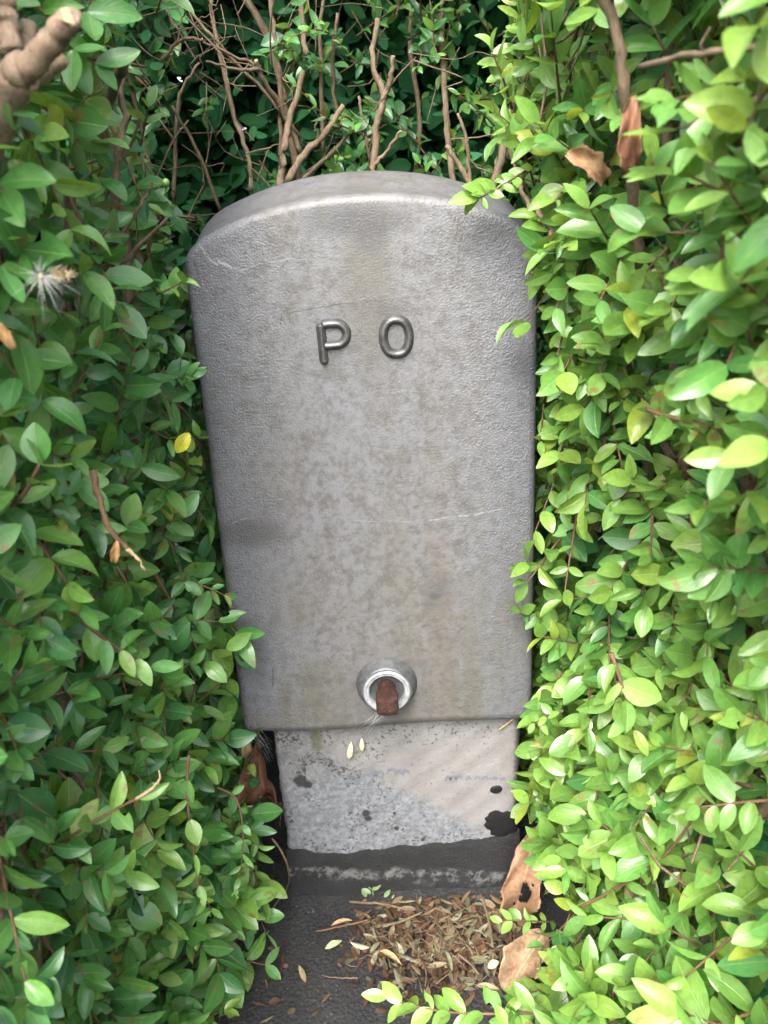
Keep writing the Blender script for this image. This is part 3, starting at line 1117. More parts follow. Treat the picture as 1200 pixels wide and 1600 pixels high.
PXM = 1 / FPX
def visible_share(hedges):
    """paint every leaf into a coarse picture, far ones first, to learn which leaves show largest"""
    W, Hh = 300, 400
    ids = np.full((Hh, W), -1, np.int64)
    todo = []
    cinv = np.array(CROT.transposed())
    camp = np.array(CAM)
    for hi, h in enumerate(hedges):
        for li, (v, m, rgb, si) in enumerate(h.leaves):
            q = cinv @ (m[:3, 3] + m[:3, 1] * 0.5 - camp)
            if q[2] > -0.05:
                continue
            todo.append((-q[2], hi, li))
    todo.append((0.655, -1, -1))
    todo.sort(reverse=True)
    yy0, xx0 = np.mgrid[0:Hh, 0:W]
    for d, hi, li in todo:
        if hi < 0:
            ids[(yy0 > 75) & (yy0 < 284) & (xx0 < 208) & (xx0 > 74 + 0.118 * (yy0 - 112))] = -1
            continue
        m = hedges[hi].leaves[li][1]
        sc_ = FPX / 4 / d
        def pr(p):
            q = cinv @ (p - camp)
            return np.array((150 + FPX / 4 * q[0] / -q[2], 200 - FPX / 4 * q[1] / -q[2]))
        b, t = pr(m[:3, 3]), pr(m[:3, 3] + m[:3, 1])
        s = pr(m[:3, 3] + m[:3, 1] * 0.5 + m[:3, 0] * 0.25) - (b + t) / 2
        lo = np.floor(np.minimum(b, t) - np.abs(s) - 1).astype(int)
        hi_ = np.ceil(np.maximum(b, t) + np.abs(s) + 1).astype(int)
        x0, y0, x1, y1 = max(0, lo[0]), max(0, lo[1]), min(W, hi_[0] + 1), min(Hh, hi_[1] + 1)
        if x0 >= x1 or y0 >= y1:
            continue
        A = np.array([[s[0], (t - b)[0]], [s[1], (t - b)[1]]])
        det = A[0, 0] * A[1, 1] - A[0, 1] * A[1, 0]
        if abs(det) < 0.5:
            continue
        gx = xx0[y0:y1, x0:x1] - b[0]
        gy = yy0[y0:y1, x0:x1] - b[1]
        ls = (gx * A[1, 1] - gy * A[0, 1]) / det
        lt_ = (gy * A[0, 0] - gx * A[1, 0]) / det
        ok = (lt_ > 0) & (lt_ < 1) & (np.abs(ls) < np.sin(np.pi * np.clip(lt_, 0, 1)))
        ids[y0:y1, x0:x1][ok] = hi * 10000000 + li
    u, c = np.unique(ids[ids >= 0], return_counts=True)
    out = [dict() for _ in hedges]
    for k, n in zip(u, c):
        out[k // 10000000][int(k % 10000000)] = int(n)
    return out

def finish(h, shown):
    """the 300 leaves that show largest become objects under their shoot, the rest one foliage mesh"""
    best = sorted(shown, key=lambda k: -shown[k])[:300]
    best = set(k for k in best if shown[k] >= 3)
    stems = {}
    rest = []
    for li, (v, m, rgb, si) in enumerate(h.leaves):
        if li in best:
            if si not in stems:
                path, rad, _, _ = h.shoots[si]
                V, F = tube_geo(path, rad, 6, 0.15)
                stems[si] = link('shoot', mesh_from(V, F), M_TWIG, h.root)
            o = bpy.data.objects.new('leaf', FINE_ME[v])
            C.objects.link(o)
            o.parent = stems[si]
            o.matrix_parent_inverse = Matrix.Identity(4)
            o.matrix_basis = Matrix([list(r) for r in m])
            o.color = (*[float(k) for k in rgb], 1)
        else:
            rest.append((v, m, rgb))
    joined_leaves('foliage', rest, FINE, M_FOLI, h.root)
    joined_leaves('inner_foliage', h.inner, COARSE, M_INNER, h.root)
    geo = []
    for si, (path, rad, mine, force) in enumerate(h.shoots):
        if si in stems:
            continue
        if force:
            V, F = tube_geo(path, rad, 6, 0.15)
            link('shoot', mesh_from(V, F), M_TWIG, h.root)
        else:
            geo.append(tube_geo(path, rad, 4, 0.1, cap=False))
    if geo:
        o = link('fine_stems', mesh_from(*join_geo(geo)), M_TWIG, h.root)
        o['kind'] = 'stuff'
    if h.bare:
        o = link('bare_twigs', mesh_from(*join_geo([tube_geo(p, q, 4, 0.1, cap=False) for p, q in h.bare])), M_BARK, h.root)
        o['kind'] = 'stuff'

def table(pairs):
    xs = [p[0] for p in pairs]
    ys = [p[1] for p in pairs]
    return lambda z: float(np.interp(z, xs, ys))

# profile of each wall of the recess: distance of the face from the middle, by height, in front of the box
prof_L = table([(0, 0.188), (0.1, 0.194), (0.2, 0.208), (0.4, 0.208), (0.6, 0.192), (0.8, 0.185), (1.1, 0.20)])
prof_R = table([(0, 0.122), (0.1, 0.150), (0.2, 0.178), (0.4, 0.222), (0.55, 0.208), (0.7, 0.176), (0.9, 0.150), (1.1, 0.17)])
def face_x(side, Y, z):
    f = (prof_L if side < 0 else prof_R)(z)
    t = min(1.0, max(0.0, (-Y - 0.02) / 0.17))
    t = t * t * (3 - 2 * t)
    near = (0.149 if side > 0 and z > 0.35 else 0.158) if z > 0.2 else 0.158 - 0.026 * (1 - z / 0.2)
    b = near + (f - near) * t
    b += 0.012 * math.sin(9.0 * z + 7 * Y + side) * math.sin(13 * Y - 5 * z + 2) + 0.008 * math.sin(31 * z + 23 * Y)
    return side * b

def clear(p):
    """no foliage inside the box, the plinth or the ground"""
    if p.z < 0.004:
        return False
    if p.x < 0 and (p - CAM).length < 0.33:
        return False
    if p.z < 0.115 and 0.0 < p.x < 0.180 and -0.135 < p.y < 0.02:      # the corner where dead leaves have gathered
        return False
    if p.y > -0.016 and p.y < 0.16 and abs(p.x) < 0.144 and p.z < 0.735:
        return False
    return True

HEDGE_FRONT, TOP = -0.40, 0.93
hedges = []
for side in (-1, 1):
    root = empty('hedge', (side * 0.32, 0.0, 0.0))
    if side < 0:
        tag(root, 'darker green small-leaved hedge with a sawn-off branch stub and a fluffy seed head', 'hedge', 'hedge around the box')
    else:
        tag(root, 'bright yellow-green small-leaved hedge with a sprig lying over the box top', 'hedge', 'hedge around the box')
    h = Hedge(root)
    hedges.append(h)
    out = Vector((-side * 0.8, -0.75, 0)).normalized()
    light = Vector((-side * 0.42, -0.72, 0.62)).normalized()
    N = 900
    for _ in range(N):
        Y = random.uniform(HEDGE_FRONT, 0.20)
        z = random.uniform(0.02, TOP) if random.random() < 0.93 else random.uniform(0.02, 0.3)
        L = random.uniform(0.055, 0.115)
        depth = random.uniform(0.010, 0.075) + (0.03 if random.random() < 0.25 else 0)
        x = face_x(side, Y, z) + side * depth
        if side < 0 and z > 0.45 and random.random() < 0.22:
            continue
        if side < 0 and z > 0.60 and Y > -0.10 and random.random() < 0.5:      # thin, twiggy spot high up beside the box
            continue
        b = Vector((x, Y, z))
        d = (out * random.uniform(0.25, 1.0) + Vector((0, 0, random.uniform(-0.75, 0.9))) + Vector((0, random.uniform(-0.5, 0.5), 0)) + rv(0.25)).normalized()
        if Y > -0.05:
            d.y -= 0.3
        sag_ = Vector((0, 0, random.uniform(-0.3, 0.15)))
        m1 = b + d * L * 0.5 + sag_ * L * 0.15
        e = b + d * L + sag_ * L * 0.6
        fx = face_x(side, e.y, e.z) - side * 0.022
        if (e.x - fx) * side < 0:
            k = fx - e.x
            e.x += k
            m1.x += k * 0.5
        if not clear(e) or not clear(b):
            continue
        new = (0.42 if z < 0.55 else 0.30) if side > 0 else (0.22 if z < 0.4 else 0.06)
        young = random.random() < new
        a1 = random.uniform(0.0, 0.15) if young else (random.uniform(0.15, 0.38) if side > 0 else random.uniform(0.34, 0.66))
        a2 = a1 + random.uniform(0.2, 0.4)
        if side < 0:
            a1 += 0.10
        big = random.uniform(0.027, 0.037) if Y < -0.14 else random.uniform(0.027, 0.038)
        if z < 0.35:
            big *= 1.12
        h.shoot([b, m1, e], random.uniform(0.0010, 0.0016), int(L / random.uniform(0.015, 0.022)), big, light, (a1, a2), random.uniform(0.6, 0.95), clear, first=random.choice((0.12, 0.2, 0.35)), yellow=0.08 if side > 0 else 0.03)
    # outside faces of the hedge and its trimmed top (they shade the recess)
    for _ in range(14000):
        r = random.random()
        if r < 0.72:
            Y = random.uniform(HEDGE_FRONT, 0.6)
            z = random.uniform(0.0, TOP)
            x = face_x(side, min(Y, 0.2), z) + side * (0.050 + random.random() ** 1.2 * 0.33)
        elif r < 0.86:
            Y = HEDGE_FRONT + random.uniform(-0.03, 0.08)
            z = random.uniform(0, TOP)
            x = side * random.uniform(0.17, 0.95)
        else:
            Y = random.uniform(HEDGE_FRONT, 0.6)
            z = TOP + random.uniform(-0.06, 0.03)
            x = side * random.uniform(0.16, 0.95)
        p = Vector((x, Y, z))
        if not clear(p) or (Y < -0.3 and abs(x) < 0.34):
            continue
        ax = (rv(1) + Vector((0, 0, -0.2))).normalized()
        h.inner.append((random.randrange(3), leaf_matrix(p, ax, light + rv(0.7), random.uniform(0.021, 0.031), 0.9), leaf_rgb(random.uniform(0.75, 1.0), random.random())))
    # woody frame inside
    for i in range(15):
        Y = random.uniform(-0.36, 0.14)
        z0 = random.uniform(-0.01, 0.35)
        x0 = face_x(side, Y, 0.3) + side * random.uniform(0.05, 0.14)
        pts = []
        hgt = random.uniform(0.35, 0.75)
        for k in range(5):
            z = z0 + hgt * k / 4
            if z > TOP:
                break
            yy = Y + random.gauss(0, 0.03) + 0.05 * (k / 4) * random.uniform(-1, 1)
            pts.append(Vector((face_x(side, yy, max(0.2, z)) + side * random.uniform(0.022, 0.075), yy, z)))
        if len(pts) > 2:
            h.branch(pts, random.uniform(0.003, 0.006), random.uniform(0.0015, 0.003), jit=0.0025, sides=7)
    # bare snapped twigs near the clipped face
    for i in range(420):
        Y = random.uniform(-0.40, 0.16)
        z = random.uniform(0.05, 0.90)
        if i % 2 and side < 0:
            Y, z = random.uniform(-0.12, 0.14), random.uniform(0.45, 0.95)
        x = face_x(side, Y, z) + side * random.uniform(0.0, 0.05)
        p = Vector((x, Y, z))
        d = (out * random.uniform(-0.2, 0.8) + Vector((0, 0, random.uniform(-0.8, 1))) + rv(0.4)).normalized()
        L = random.uniform(0.02, 0.06)
        q = p + d * L * 0.5 + rv(0.003)
        e = p + d * L + rv(0.005)
        if clear(p) and clear(e) and (e.x - face_x(side, e.y, e.z)) * side > -0.012:
            r = random.uniform(0.0006, 0.0015)
            h.bare.append(([p, q, e], [r, r * 0.85, r * 0.6]))

# the hedge behind the box
root = empty('hedge', (0, 0.4, 0))
tag(root, 'shaded twiggy hedge with bare brown branches rising behind the box', 'hedge', 'hedge around the box')
hb = Hedge(root)
hedges.append(hb)
lightb = Vector((0, -0.65, 0.75)).normalized()
for _ in range(680):
    x = random.uniform(-0.42, 0.42)
    z = random.uniform(0.60, 1.16)
    yf = 0.185 + 0.09 * random.random() + (0.08 if -0.22 < x < -0.04 and z < 1.0 else 0)
    hollow = (-0.21 < x < -0.05 and z < 1.02)
    if hollow and random.random() < 0.86:
        continue
    if z < 0.80 and random.random() < 0.25:
        continue
    L = random.uniform(0.05, 0.09)
    b = Vector((x, yf + random.uniform(0, 0.09), z))
    d = (Vector((random.uniform(-0.5, 0.5), -random.uniform(0.1, 0.8), random.uniform(-0.7, 0.9))) + rv(0.2)).normalized()
    e = b + d * L
    if e.y < 0.165:
        continue
    a1 = random.uniform(0.45, 0.8) if random.random() < 0.85 else 0.25
    if x > 0.10:
        a1 *= 0.6
    hb.shoot([b, b + d * L * 0.5 + rv(0.004), e], 0.0010, int(L / random.uniform(0.011, 0.016)), random.uniform(0.018, 0.026), lightb, (a1, a1 + 0.3), 0.7, clear, yellow=0.03)
for _ in range(20000):
    x = random.uniform(-0.95, 0.95)
    z = random.uniform(0, 1.5)
    y = 0.30 + 0.30 * random.random()
    if random.random() < 0.12:
        z, y = 1.22 + random.uniform(-0.05, 0.1), random.uniform(0.12, 0.8)
    if -0.21 < x < -0.05 and 0.6 < z < 1.05 and y < 0.40:
        continue
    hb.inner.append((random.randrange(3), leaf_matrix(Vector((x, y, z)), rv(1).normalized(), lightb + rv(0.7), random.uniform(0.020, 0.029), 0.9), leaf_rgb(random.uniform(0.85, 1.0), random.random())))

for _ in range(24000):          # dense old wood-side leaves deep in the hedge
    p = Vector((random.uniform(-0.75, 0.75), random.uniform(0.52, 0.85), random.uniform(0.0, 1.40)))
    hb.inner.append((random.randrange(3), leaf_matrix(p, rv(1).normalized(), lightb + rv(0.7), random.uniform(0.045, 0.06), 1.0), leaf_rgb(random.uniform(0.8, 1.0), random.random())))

for _ in range(8000):           # unseen top of the hedge, thickened to shade the gaps behind the box
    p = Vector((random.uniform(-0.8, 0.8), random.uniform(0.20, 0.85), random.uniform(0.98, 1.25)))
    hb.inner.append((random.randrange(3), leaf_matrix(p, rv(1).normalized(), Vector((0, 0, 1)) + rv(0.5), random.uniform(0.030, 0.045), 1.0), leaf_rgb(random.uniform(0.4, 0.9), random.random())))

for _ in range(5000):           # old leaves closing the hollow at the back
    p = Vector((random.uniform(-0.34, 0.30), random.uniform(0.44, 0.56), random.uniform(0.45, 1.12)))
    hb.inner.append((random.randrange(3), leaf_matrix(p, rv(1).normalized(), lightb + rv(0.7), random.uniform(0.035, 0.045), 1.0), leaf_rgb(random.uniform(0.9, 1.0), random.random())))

def bpath(*uvy):
    return [at(u, v, y) for u, v, y in uvy]
def wpx(w, Y=0.24):
    return w * 0.37 * PXM * (Y + 0.63) / 0.95
for pl, w0, w1, cut in (
        ([(330, -10, .26), (335, 45, .26), (350, 110, .25), (365, 180, .25), (388, 245, .24), (392, 300, .24)][::-1], 9, 7, False),
        ([(300, 20, .24), (335, 60, .24), (375, 105, .25), (415, 145, .26), (470, 215, .27)][::-1], 7, 5, False),
        ([(470, 240, .26), (440, 170, .25), (412, 125, .23), (400, 95, .22)], 11, 8, True),
        ([(408, 110, .225), (370, 108, .21), (322, 96, .20)], 6, 4, False),
        ([(402, 104, .225), (360, 85, .21), (318, 66, .20)], 6, 4, False),
        ([(253, 97, .15), (270, 72, .15), (290, 60, .15), (316, 62, .15)], 6, 5, True),
        ([(438, 290, .27), (438, 140, .27), (430, 60, .27), (420, -10, .27)], 9, 7, False),
        ([(470, 290, .33), (430, 90, .33), (380, -10, .33)], 15, 12, False),
        ([(448, 285, .20), (480, 236, .20), (505, 212, .20), (536, 165, .20)], 15, 10, True),
        ([(500, 218, .20), (492, 205, .195), (497, 188, .19)], 6, 3, False),
        ([(470, 285, .22), (520, 237, .22), (562, 188, .23)], 9, 6, False),
        ([(436, 300, .23), (444, 235, .24), (452, 190, .25), (475, 100, .27), (470, -10, .28)], 16, 9, False),
        ([(268, 165, .22), (310, 240, .23), (345, 330, .24)][::-1], 7, 5, False),
        ([(272, 320, .28), (275, 200, .28), (285, 140, .28), (312, 98, .28)], 8, 5, False),
        ([(584, 300, .21), (584, 262, .21), (590, 190, .21), (600, 150, .21), (583, 98, .215), (590, 30, .23)], 15, 9, False),
        ([(598, 158, .21), (608, 130, .205), (614, 88, .20)], 11, 8, True),
        ([(582, 260, .21), (606, 235, .205), (626, 205, .20)], 8, 5, True),
        ([(710, 300, .23), (700, 215, .23), (695, 150, .23), (690, 50, .24), (694, -10, .25)], 12, 9, False),
        ([(742, 300, .18), (720, 262, .18), (698, 228, .18)], 12, 8, True),
        ([(736, 290, .18), (728, 220, .18), (715, 178, .18)], 8, 5, True),
        ([(768, 300, .17), (785, 240, .18), (800, 170, .19), (815, 90, .20), (820, -10, .21)], 17, 12, False),
        ([(505, 240, .28), (500, 70, .28), (506, -10, .28)], 8, 7, False),
        ([(530, 200, .27), (520, 110, .26), (528, 20, .25)], 8, 6, False),
        ([(578, 250, .23), (568, 190, .23), (560, 150, .23)], 6, 5, False),
        ([(650, 280, .30), (655, 180, .30), (640, 60, .31), (648, -10, .31)], 10, 8, False)):
    Y0 = pl[0][2]
    hb.branch(bpath(*pl), wpx(w0, Y0), wpx(w1, Y0), per=6, jit=0.0006, sides=8, cut=cut)
for i in range(230):
    x, z = random.uniform(-0.28, 0.26), random.uniform(0.68, 1.12)
    if i % 2:
        x = random.uniform(-0.26, -0.06)
    p = Vector((x, random.uniform(0.18, 0.34), z))
    d = (Vector((random.uniform(-1, 1), -0.2, random.uniform(-1, 1)))).normalized()
    L = random.uniform(0.03, 0.10)
    pts = smooth_path([p, p + d * L * 0.4 + rv(0.006), p + d * L * 0.75 + rv(0.008), p + d * L + rv(0.008)], 3)
    r = random.uniform(0.0004, 0.0011)
    hb.bare.append((pts, [r * (1 - 0.5 * k / len(pts)) for k in range(len(pts))]))

# ------------------------------------------------------------------ shoots and branches that the photograph shows one by one
hl, hr = hedges[0], hedges[1]
upl = Vector((0.3, -0.6, 0.75)).normalized()
# sawn-off branch at the top of the hedge
a0 = at(-30, 250, -0.22)
hl.branch([at(-60, 330, -0.20), at(-20, 215, -0.22), at(15, 140, -0.23), at(38, 110, -0.235)], 0.0088, 0.0078, mat=M_STUMP, jit=0.0006, sides=12, label='thick pruned branch')
hl.branch([at(30, 120, -0.233), at(70, 75, -0.24), at(100, 40, -0.245), at(108, 26, -0.247)], 0.0058, 0.0048, mat=M_STUMP, jit=0.0004, sides=12, cut=True)
hl.branch([at(28, 130, -0.23), at(65, 110, -0.22), at(96, 88, -0.215)], 0.0052, 0.0042, mat=M_STUMP, jit=0.0004, sides=10, cut=True)
hl.branch([at(22, 135, -0.23), at(18, 80, -0.225), at(8, 20, -0.22), at(4, -20, -0.22)], 0.0055, 0.005, mat=M_STUMP, jit=0.0006, sides=10)
hl.branch([at(32, 120, -0.23), at(38, 80, -0.215), at(45, 40, -0.205)], 0.005, 0.004, jit=0.0004, sides=9)
hl.branch([at(150, 480, -0.035), at(172, 360, -0.05), at(182, 270, -0.055), at(192, 200, -0.05), at(190, 100, -0.03)], 0.0028, 0.0020, jit=0.001, sides=8)
hl.branch([at(150, 195, -0.02), at(178, 135, -0.05), at(195, 95, -0.07)], 0.0036, 0.0030, jit=0.0008, sides=8, cut=True)
hl.branch([at(165, 430, -0.04), at(220, 380, -0.04), at(262, 340, -0.035)], 0.0018, 0.0010, jit=0.001, sides=7)
hl.branch([at(178, 385, -0.05), at(222, 318, -0.05), at(238, 285, -0.05)], 0.0015, 0.0010, jit=0.001, sides=7)
hl.branch([at(102, 660, -0.08), at(105, 580, -0.10), at(100, 540, -0.10), at(130, 525, -0.09), at(150, 490, -0.06)], 0.004, 0.0025, jit=0.001, sides=8)
hl.branch([at(100, 542, -0.10), at(60, 528, -0.11), at(35, 522, -0.12)], 0.0026, 0.0015, jit=0.0008, sides=7)
# hanging snapped twig
hl.branch([at(145, 735, -0.21), at(158, 790, -0.215), at(172, 828, -0.22), at(200, 858, -0.22)], 0.0019, 0.0015, 'snapped_twig', M_TWIG, jit=0.0004, sides=7)
hl.branch([at(198, 856, -0.22), at(214, 872, -0.221), at(227, 892, -0.222)], 0.0015, 0.0004, 'snapped_twig', M_CUT, jit=0.0004, sides=6)
# long diagonal stem low on the hedge
hl.shoot(bpath((20, 1365, -.25), (55, 1345, -.26), (150, 1282, -.265), (215, 1247, -.265)), 0.0016, 6, 0.026, upl, (0.25, 0.4), 0.8, clear, force=True, jitter=0.25)
hl.branch([at(213, 1248, -0.265), at(238, 1232, -0.266), at(250, 1216, -0.266), at(248, 1203, -0.265)], 0.0012, 0.0003, 'snapped_twig', M_CUT, jit=0.0002, sides=6)
hl.shoot(bpath((295, 1180, -.16), (292, 1240, -.17), (300, 1310, -.175), (312, 1385, -.175), (330, 1420, -.17)), 0.0012, 8, 0.020, upl, (0.15, 0.25), 0.9, clear, force=True, jitter=0.25)
hl.shoot(bpath((340, 1230, -.10), (370, 1250, -.10), (380, 1310, -.11), (372, 1390, -.11)), 0.0011, 7, 0.017, upl, (0.35, 0.5), 0.9, clear, force=True, jitter=0.3)
hl.shoot(bpath((160, 1290, -.22), (155, 1340, -.22), (150, 1400, -.22)), 0.0010, 6, 0.018, upl, (0.15, 0.3), 0.8, clear, force=True, jitter=0.3)
hl.shoot(bpath((100, 950, -.2), (140, 980, -.21), (180, 1010, -.21), (235, 1042, -.20)), 0.0014, 5, 0.025, upl, (0.35, 0.6), 0.8, clear, force=True, jitter=0.3)
hl.shoot(bpath((270, 1620, -.15), (300, 1580, -.16), (325, 1562, -.165)), 0.0010, 4, 0.019, Vector((0, -0.3, 0.9)), (0.1, 0.2), 0.8, clear, force=True, jitter=0.3)
hl.shoot(bpath((280, 1605, -.16), (330, 1585, -.17), (350, 1580, -.172)), 0.0010, 3, 0.020, Vector((0, -0.3, 0.9)), (0.1, 0.2), 0.9, clear, force=True, jitter=0.3)
hl.shoot(bpath((-10, 800, -.24), (30, 780, -.25), (55, 740, -.255), (62, 725, -.256)), 0.0017, 3, 0.032, upl, (0.35, 0.5), 0.95, clear, force=True, jitter=0.3)
hl.shoot(bpath((20, 870, -.22), (60, 905, -.22), (95, 945, -.22)), 0.0014, 4, 0.022, upl, (0.2, 0.3), 0.9, clear, force=True, jitter=0.3)
hl.shoot(bpath((262, 905, -.05), (300, 910, -.06), (335, 922, -.062), (350, 930, -.062)), 0.0010, 4, 0.019, upl, (0.45, 0.6), 0.8, clear, force=True, jitter=0.3)
hl.shoot(bpath((255, 585, -.03), (285, 590, -.035), (302, 590, -.04)), 0.0009, 3, 0.020, upl, (0.6, 0.75), 0.95, clear, force=True, jitter=0.3)
hl.shoot(bpath((245, 460, -.05), (268, 450, -.055), (285, 440, -.06)), 0.0009, 2, 0.017, upl, (0.2, 0.3), 0.9, clear, force=True, jitter=0.3)
# brown stem trailing to the asphalt
hl.branch([at(425, 1310, -0.03), at(447, 1345, -0.035), atz(449, 1385, 0.012), atz(420, 1425, 0.003), atz(382, 1452, 0.002)], 0.0012, 0.0007, 'snapped_twig', M_BARK, jit=0.0006, sides=6)
# sprig over the corner of the box
upr = Vector((-0.25, -0.65, 0.72)).normalized()
hr.shoot([at(830, 262, 0.02), at(800, 280, 0.006), at(772, 298, -0.004), at(752, 308, -0.008)], 0.0010, 4, 0.021, Vector((0.05, -0.75, 0.66)), (0.02, 0.12), 0.95, None, force=True, jitter=0.2)
for k_, (ua, va, ub, vb) in enumerate(((752, 306, 700, 317), (758, 302, 722, 290), (752, 308, 762, 327), (762, 300, 788, 308), (775, 296, 750, 280), (784, 290, 806, 300))):
    hr.leaf_at(ua, va, -0.008, ub, vb, -0.012, (0.05 - 0.1 * (k_ % 2), -0.8, 0.55), (0.15, 0.285, 0.045), 0.95, k_ % 4)
hr.shoot(bpath((800, 170, .06), (785, 120, .05), (770, 85, .045)), 0.0012, 4, 0.024, upr, (0.0, 0.2), 0.9, clear, force=True, jitter=0.35)
hr.shoot(bpath((830, 310, .02), (800, 250, .03), (790, 200, .035)), 0.0012, 4, 0.018, upr, (0.05, 0.2), 0.9, clear, force=True, jitter=0.35)
# long diagonal stem with yellowish leaves
hr.shoot(bpath((890, 1425, -.18), (960, 1390, -.20), (1040, 1335, -.22), (1090, 1265, -.235), (1130, 1185, -.24)), 0.0015, 9, 0.026, upr, (0.02, 0.2), 0.8, clear, force=True, jitter=0.28)
hr.shoot(bpath((955, 1020, -.2), (975, 1080, -.21), (990, 1140, -.21)), 0.0016, 4, 0.026, upr, (0.1, 0.3), 0.9, clear, force=True, jitter=0.3)
hr.shoot(bpath((985, 1390, -.2), (1000, 1430, -.205), (1030, 1480, -.21)), 0.0013, 5, 0.022, upr, (0.05, 0.2), 0.9, clear, force=True, jitter=0.3)
hr.shoot(bpath((1010, 640, -.2), (1060, 655, -.22), (1105, 665, -.235), (1140, 680, -.24)), 0.0016, 5, 0.023, upr, (0.0, 0.15), 0.9, clear, force=True, jitter=0.35)
hr.shoot(bpath((880, 1110, -.10), (850, 1120, -.09), (835, 1130, -.085)), 0.0010, 4, 0.016, upr, (0.1, 0.2), 0.8, clear, force=True, jitter=0.3)
hr.shoot(bpath((870, 1440, -.09), (840, 1440, -.10), (800, 1438, -.105), (785, 1440, -.106)), 0.0010, 6, 0.018, Vector((0, -0.4, 0.9)), (0.05, 0.15), 0.85, None, force=True, jitter=0.25)
# low sprig reaching over the litter
low = [atz(900, 1585, 0.11), atz(830, 1583, 0.108), atz(760, 1584, 0.105), atz(690, 1580, 0.10), atz(630, 1567, 0.095), atz(606, 1558, 0.093)]
hr.shoot(low, 0.0014, 10, 0.027, Vector((0, -0.25, 0.95)), (0.05, 0.2), 0.8, None, force=True, jitter=0.18)
hr.shoot([atz(930, 1660, 0.13), atz(860, 1625, 0.12), atz(790, 1605, 0.11)], 0.0011, 5, 0.022, Vector((0, -0.35, 0.9)), (0.02, 0.1), 0.9, None, force=True, jitter=0.3)
# pale woody stems high up
hr.branch([at(1000, 420, -0.10), at(985, 260, -0.13), at(978, 160, -0.145), at(965, 60, -0.15), at(930, -40, -0.15)], 0.0034, 0.0028, jit=0.0007, sides=9)
hr.branch([at(1040, 280, -0.12), at(1045, 150, -0.13), at(1055, 40, -0.12)], 0.0035, 0.003, jit=0.0007, sides=8)
hr.branch([at(1000, 105, -0.22), at(1080, 85, -0.27), at(1150, 75, -0.29), at(1230, 60, -0.30)], 0.0015, 0.0012, jit=0.0005, sides=8)
hr.branch([at(835, 420, -0.03), at(826, 340, -0.02), at(815, 290, -0.01)], 0.0022, 0.0016, jit=0.0008, sides=7)
hr.branch([at(870, 390, -0.06), at(855, 350, -0.05), at(838, 325, -0.04)], 0.0022, 0.0018, jit=0.0008, sides=7, cut=True)
hr.branch([at(965, 800, -0.05), at(955, 735, -0.07), at(945, 680, -0.06)], 0.0030, 0.0022, jit=0.0008, sides=8)

shown = visible_share(hedges)
for h, s in zip(hedges, shown):
    finish(h, s)

# ------------------------------------------------------------------ small finds caught in the hedge
def ico(r, sub=2, squash=(1, 1, 1)):
    bm = bmesh.new()
    bmesh.ops.create_icosphere(bm, subdivisions=sub, radius=r)
    for v in bm.verts:
        v.co = Vector((v.co.x * squash[0], v.co.y * squash[1], v.co.z * squash[2]))
    me = bpy.data.meshes.new('m')
    bm.to_mesh(me)
    bm.free()
    me.polygons.foreach_set('use_smooth', [True] * len(me.polygons))
    return me

def make_seed(c):
    root = empty('seed_head', c)
    tag(root, 'fluffy white thistledown seed caught on dark leaves', 'seed head')
    geo = []
    for i in range(66):
        d = Vector((random.gauss(0, 1), random.gauss(0, 0.55) - 0.35, random.gauss(0, 1) - (0.25 if i % 3 == 0 else 0))).normalized()
        L = random.uniform(0.006, 0.0125) * (1.6 if (i % 7 == 0 and d.z < 0) else 1)
        bend = Vector((random.gauss(0, 0.0015), 0, -0.003 + random.gauss(0, 0.001)))
        geo.append(tube_geo([c, c + d * L * 0.5 + bend * 0.2, c + d * L + bend], [0.00010, 0.00008, 0.00005], 4))
    o = link('pappus', mesh_from(*join_geo(geo)), M_THREAD, root)
    o['kind'] = 'stuff'
    s = link('seed', ico(0.0011, 2, (1, 1, 1.4)), M_FUZZ, root)
    s.matrix_parent_inverse = Matrix.Identity(4)
    geo = []
    for i in range(60):
        b = c + Vector((random.uniform(0.004, 0.013), random.uniform(-0.002, 0.002), random.uniform(-0.002, 0.002) + 0.0005))
        d = Vector((random.gauss(0.7, 0.5), random.gauss(0, 0.6), random.gauss(0, 0.5))).normalized()
        geo.append(tube_geo([b, b + d * 0.0045], [0.00022, 0.00008], 3))
    o = link('tuft', mesh_from(*join_geo(geo)), M_FUZZ, root)
    o['kind'] = 'stuff'
make_seed(at(65, 432, -0.255))

b_ = link('berry', ico(0.0032, 2, (1, 1, 0.85)), M_PURPLE)
b_.location = at(864, 32, 0.02)
tag(b_, 'small dark purple berry among bright leaves near the top edge', 'berry')
b_ = link('berry', ico(0.0026, 2), M_BUD)
b_.location = at(259, 285, -0.07)
tag(b_, 'single round green unripe berry beside a twig at the top', 'berry')

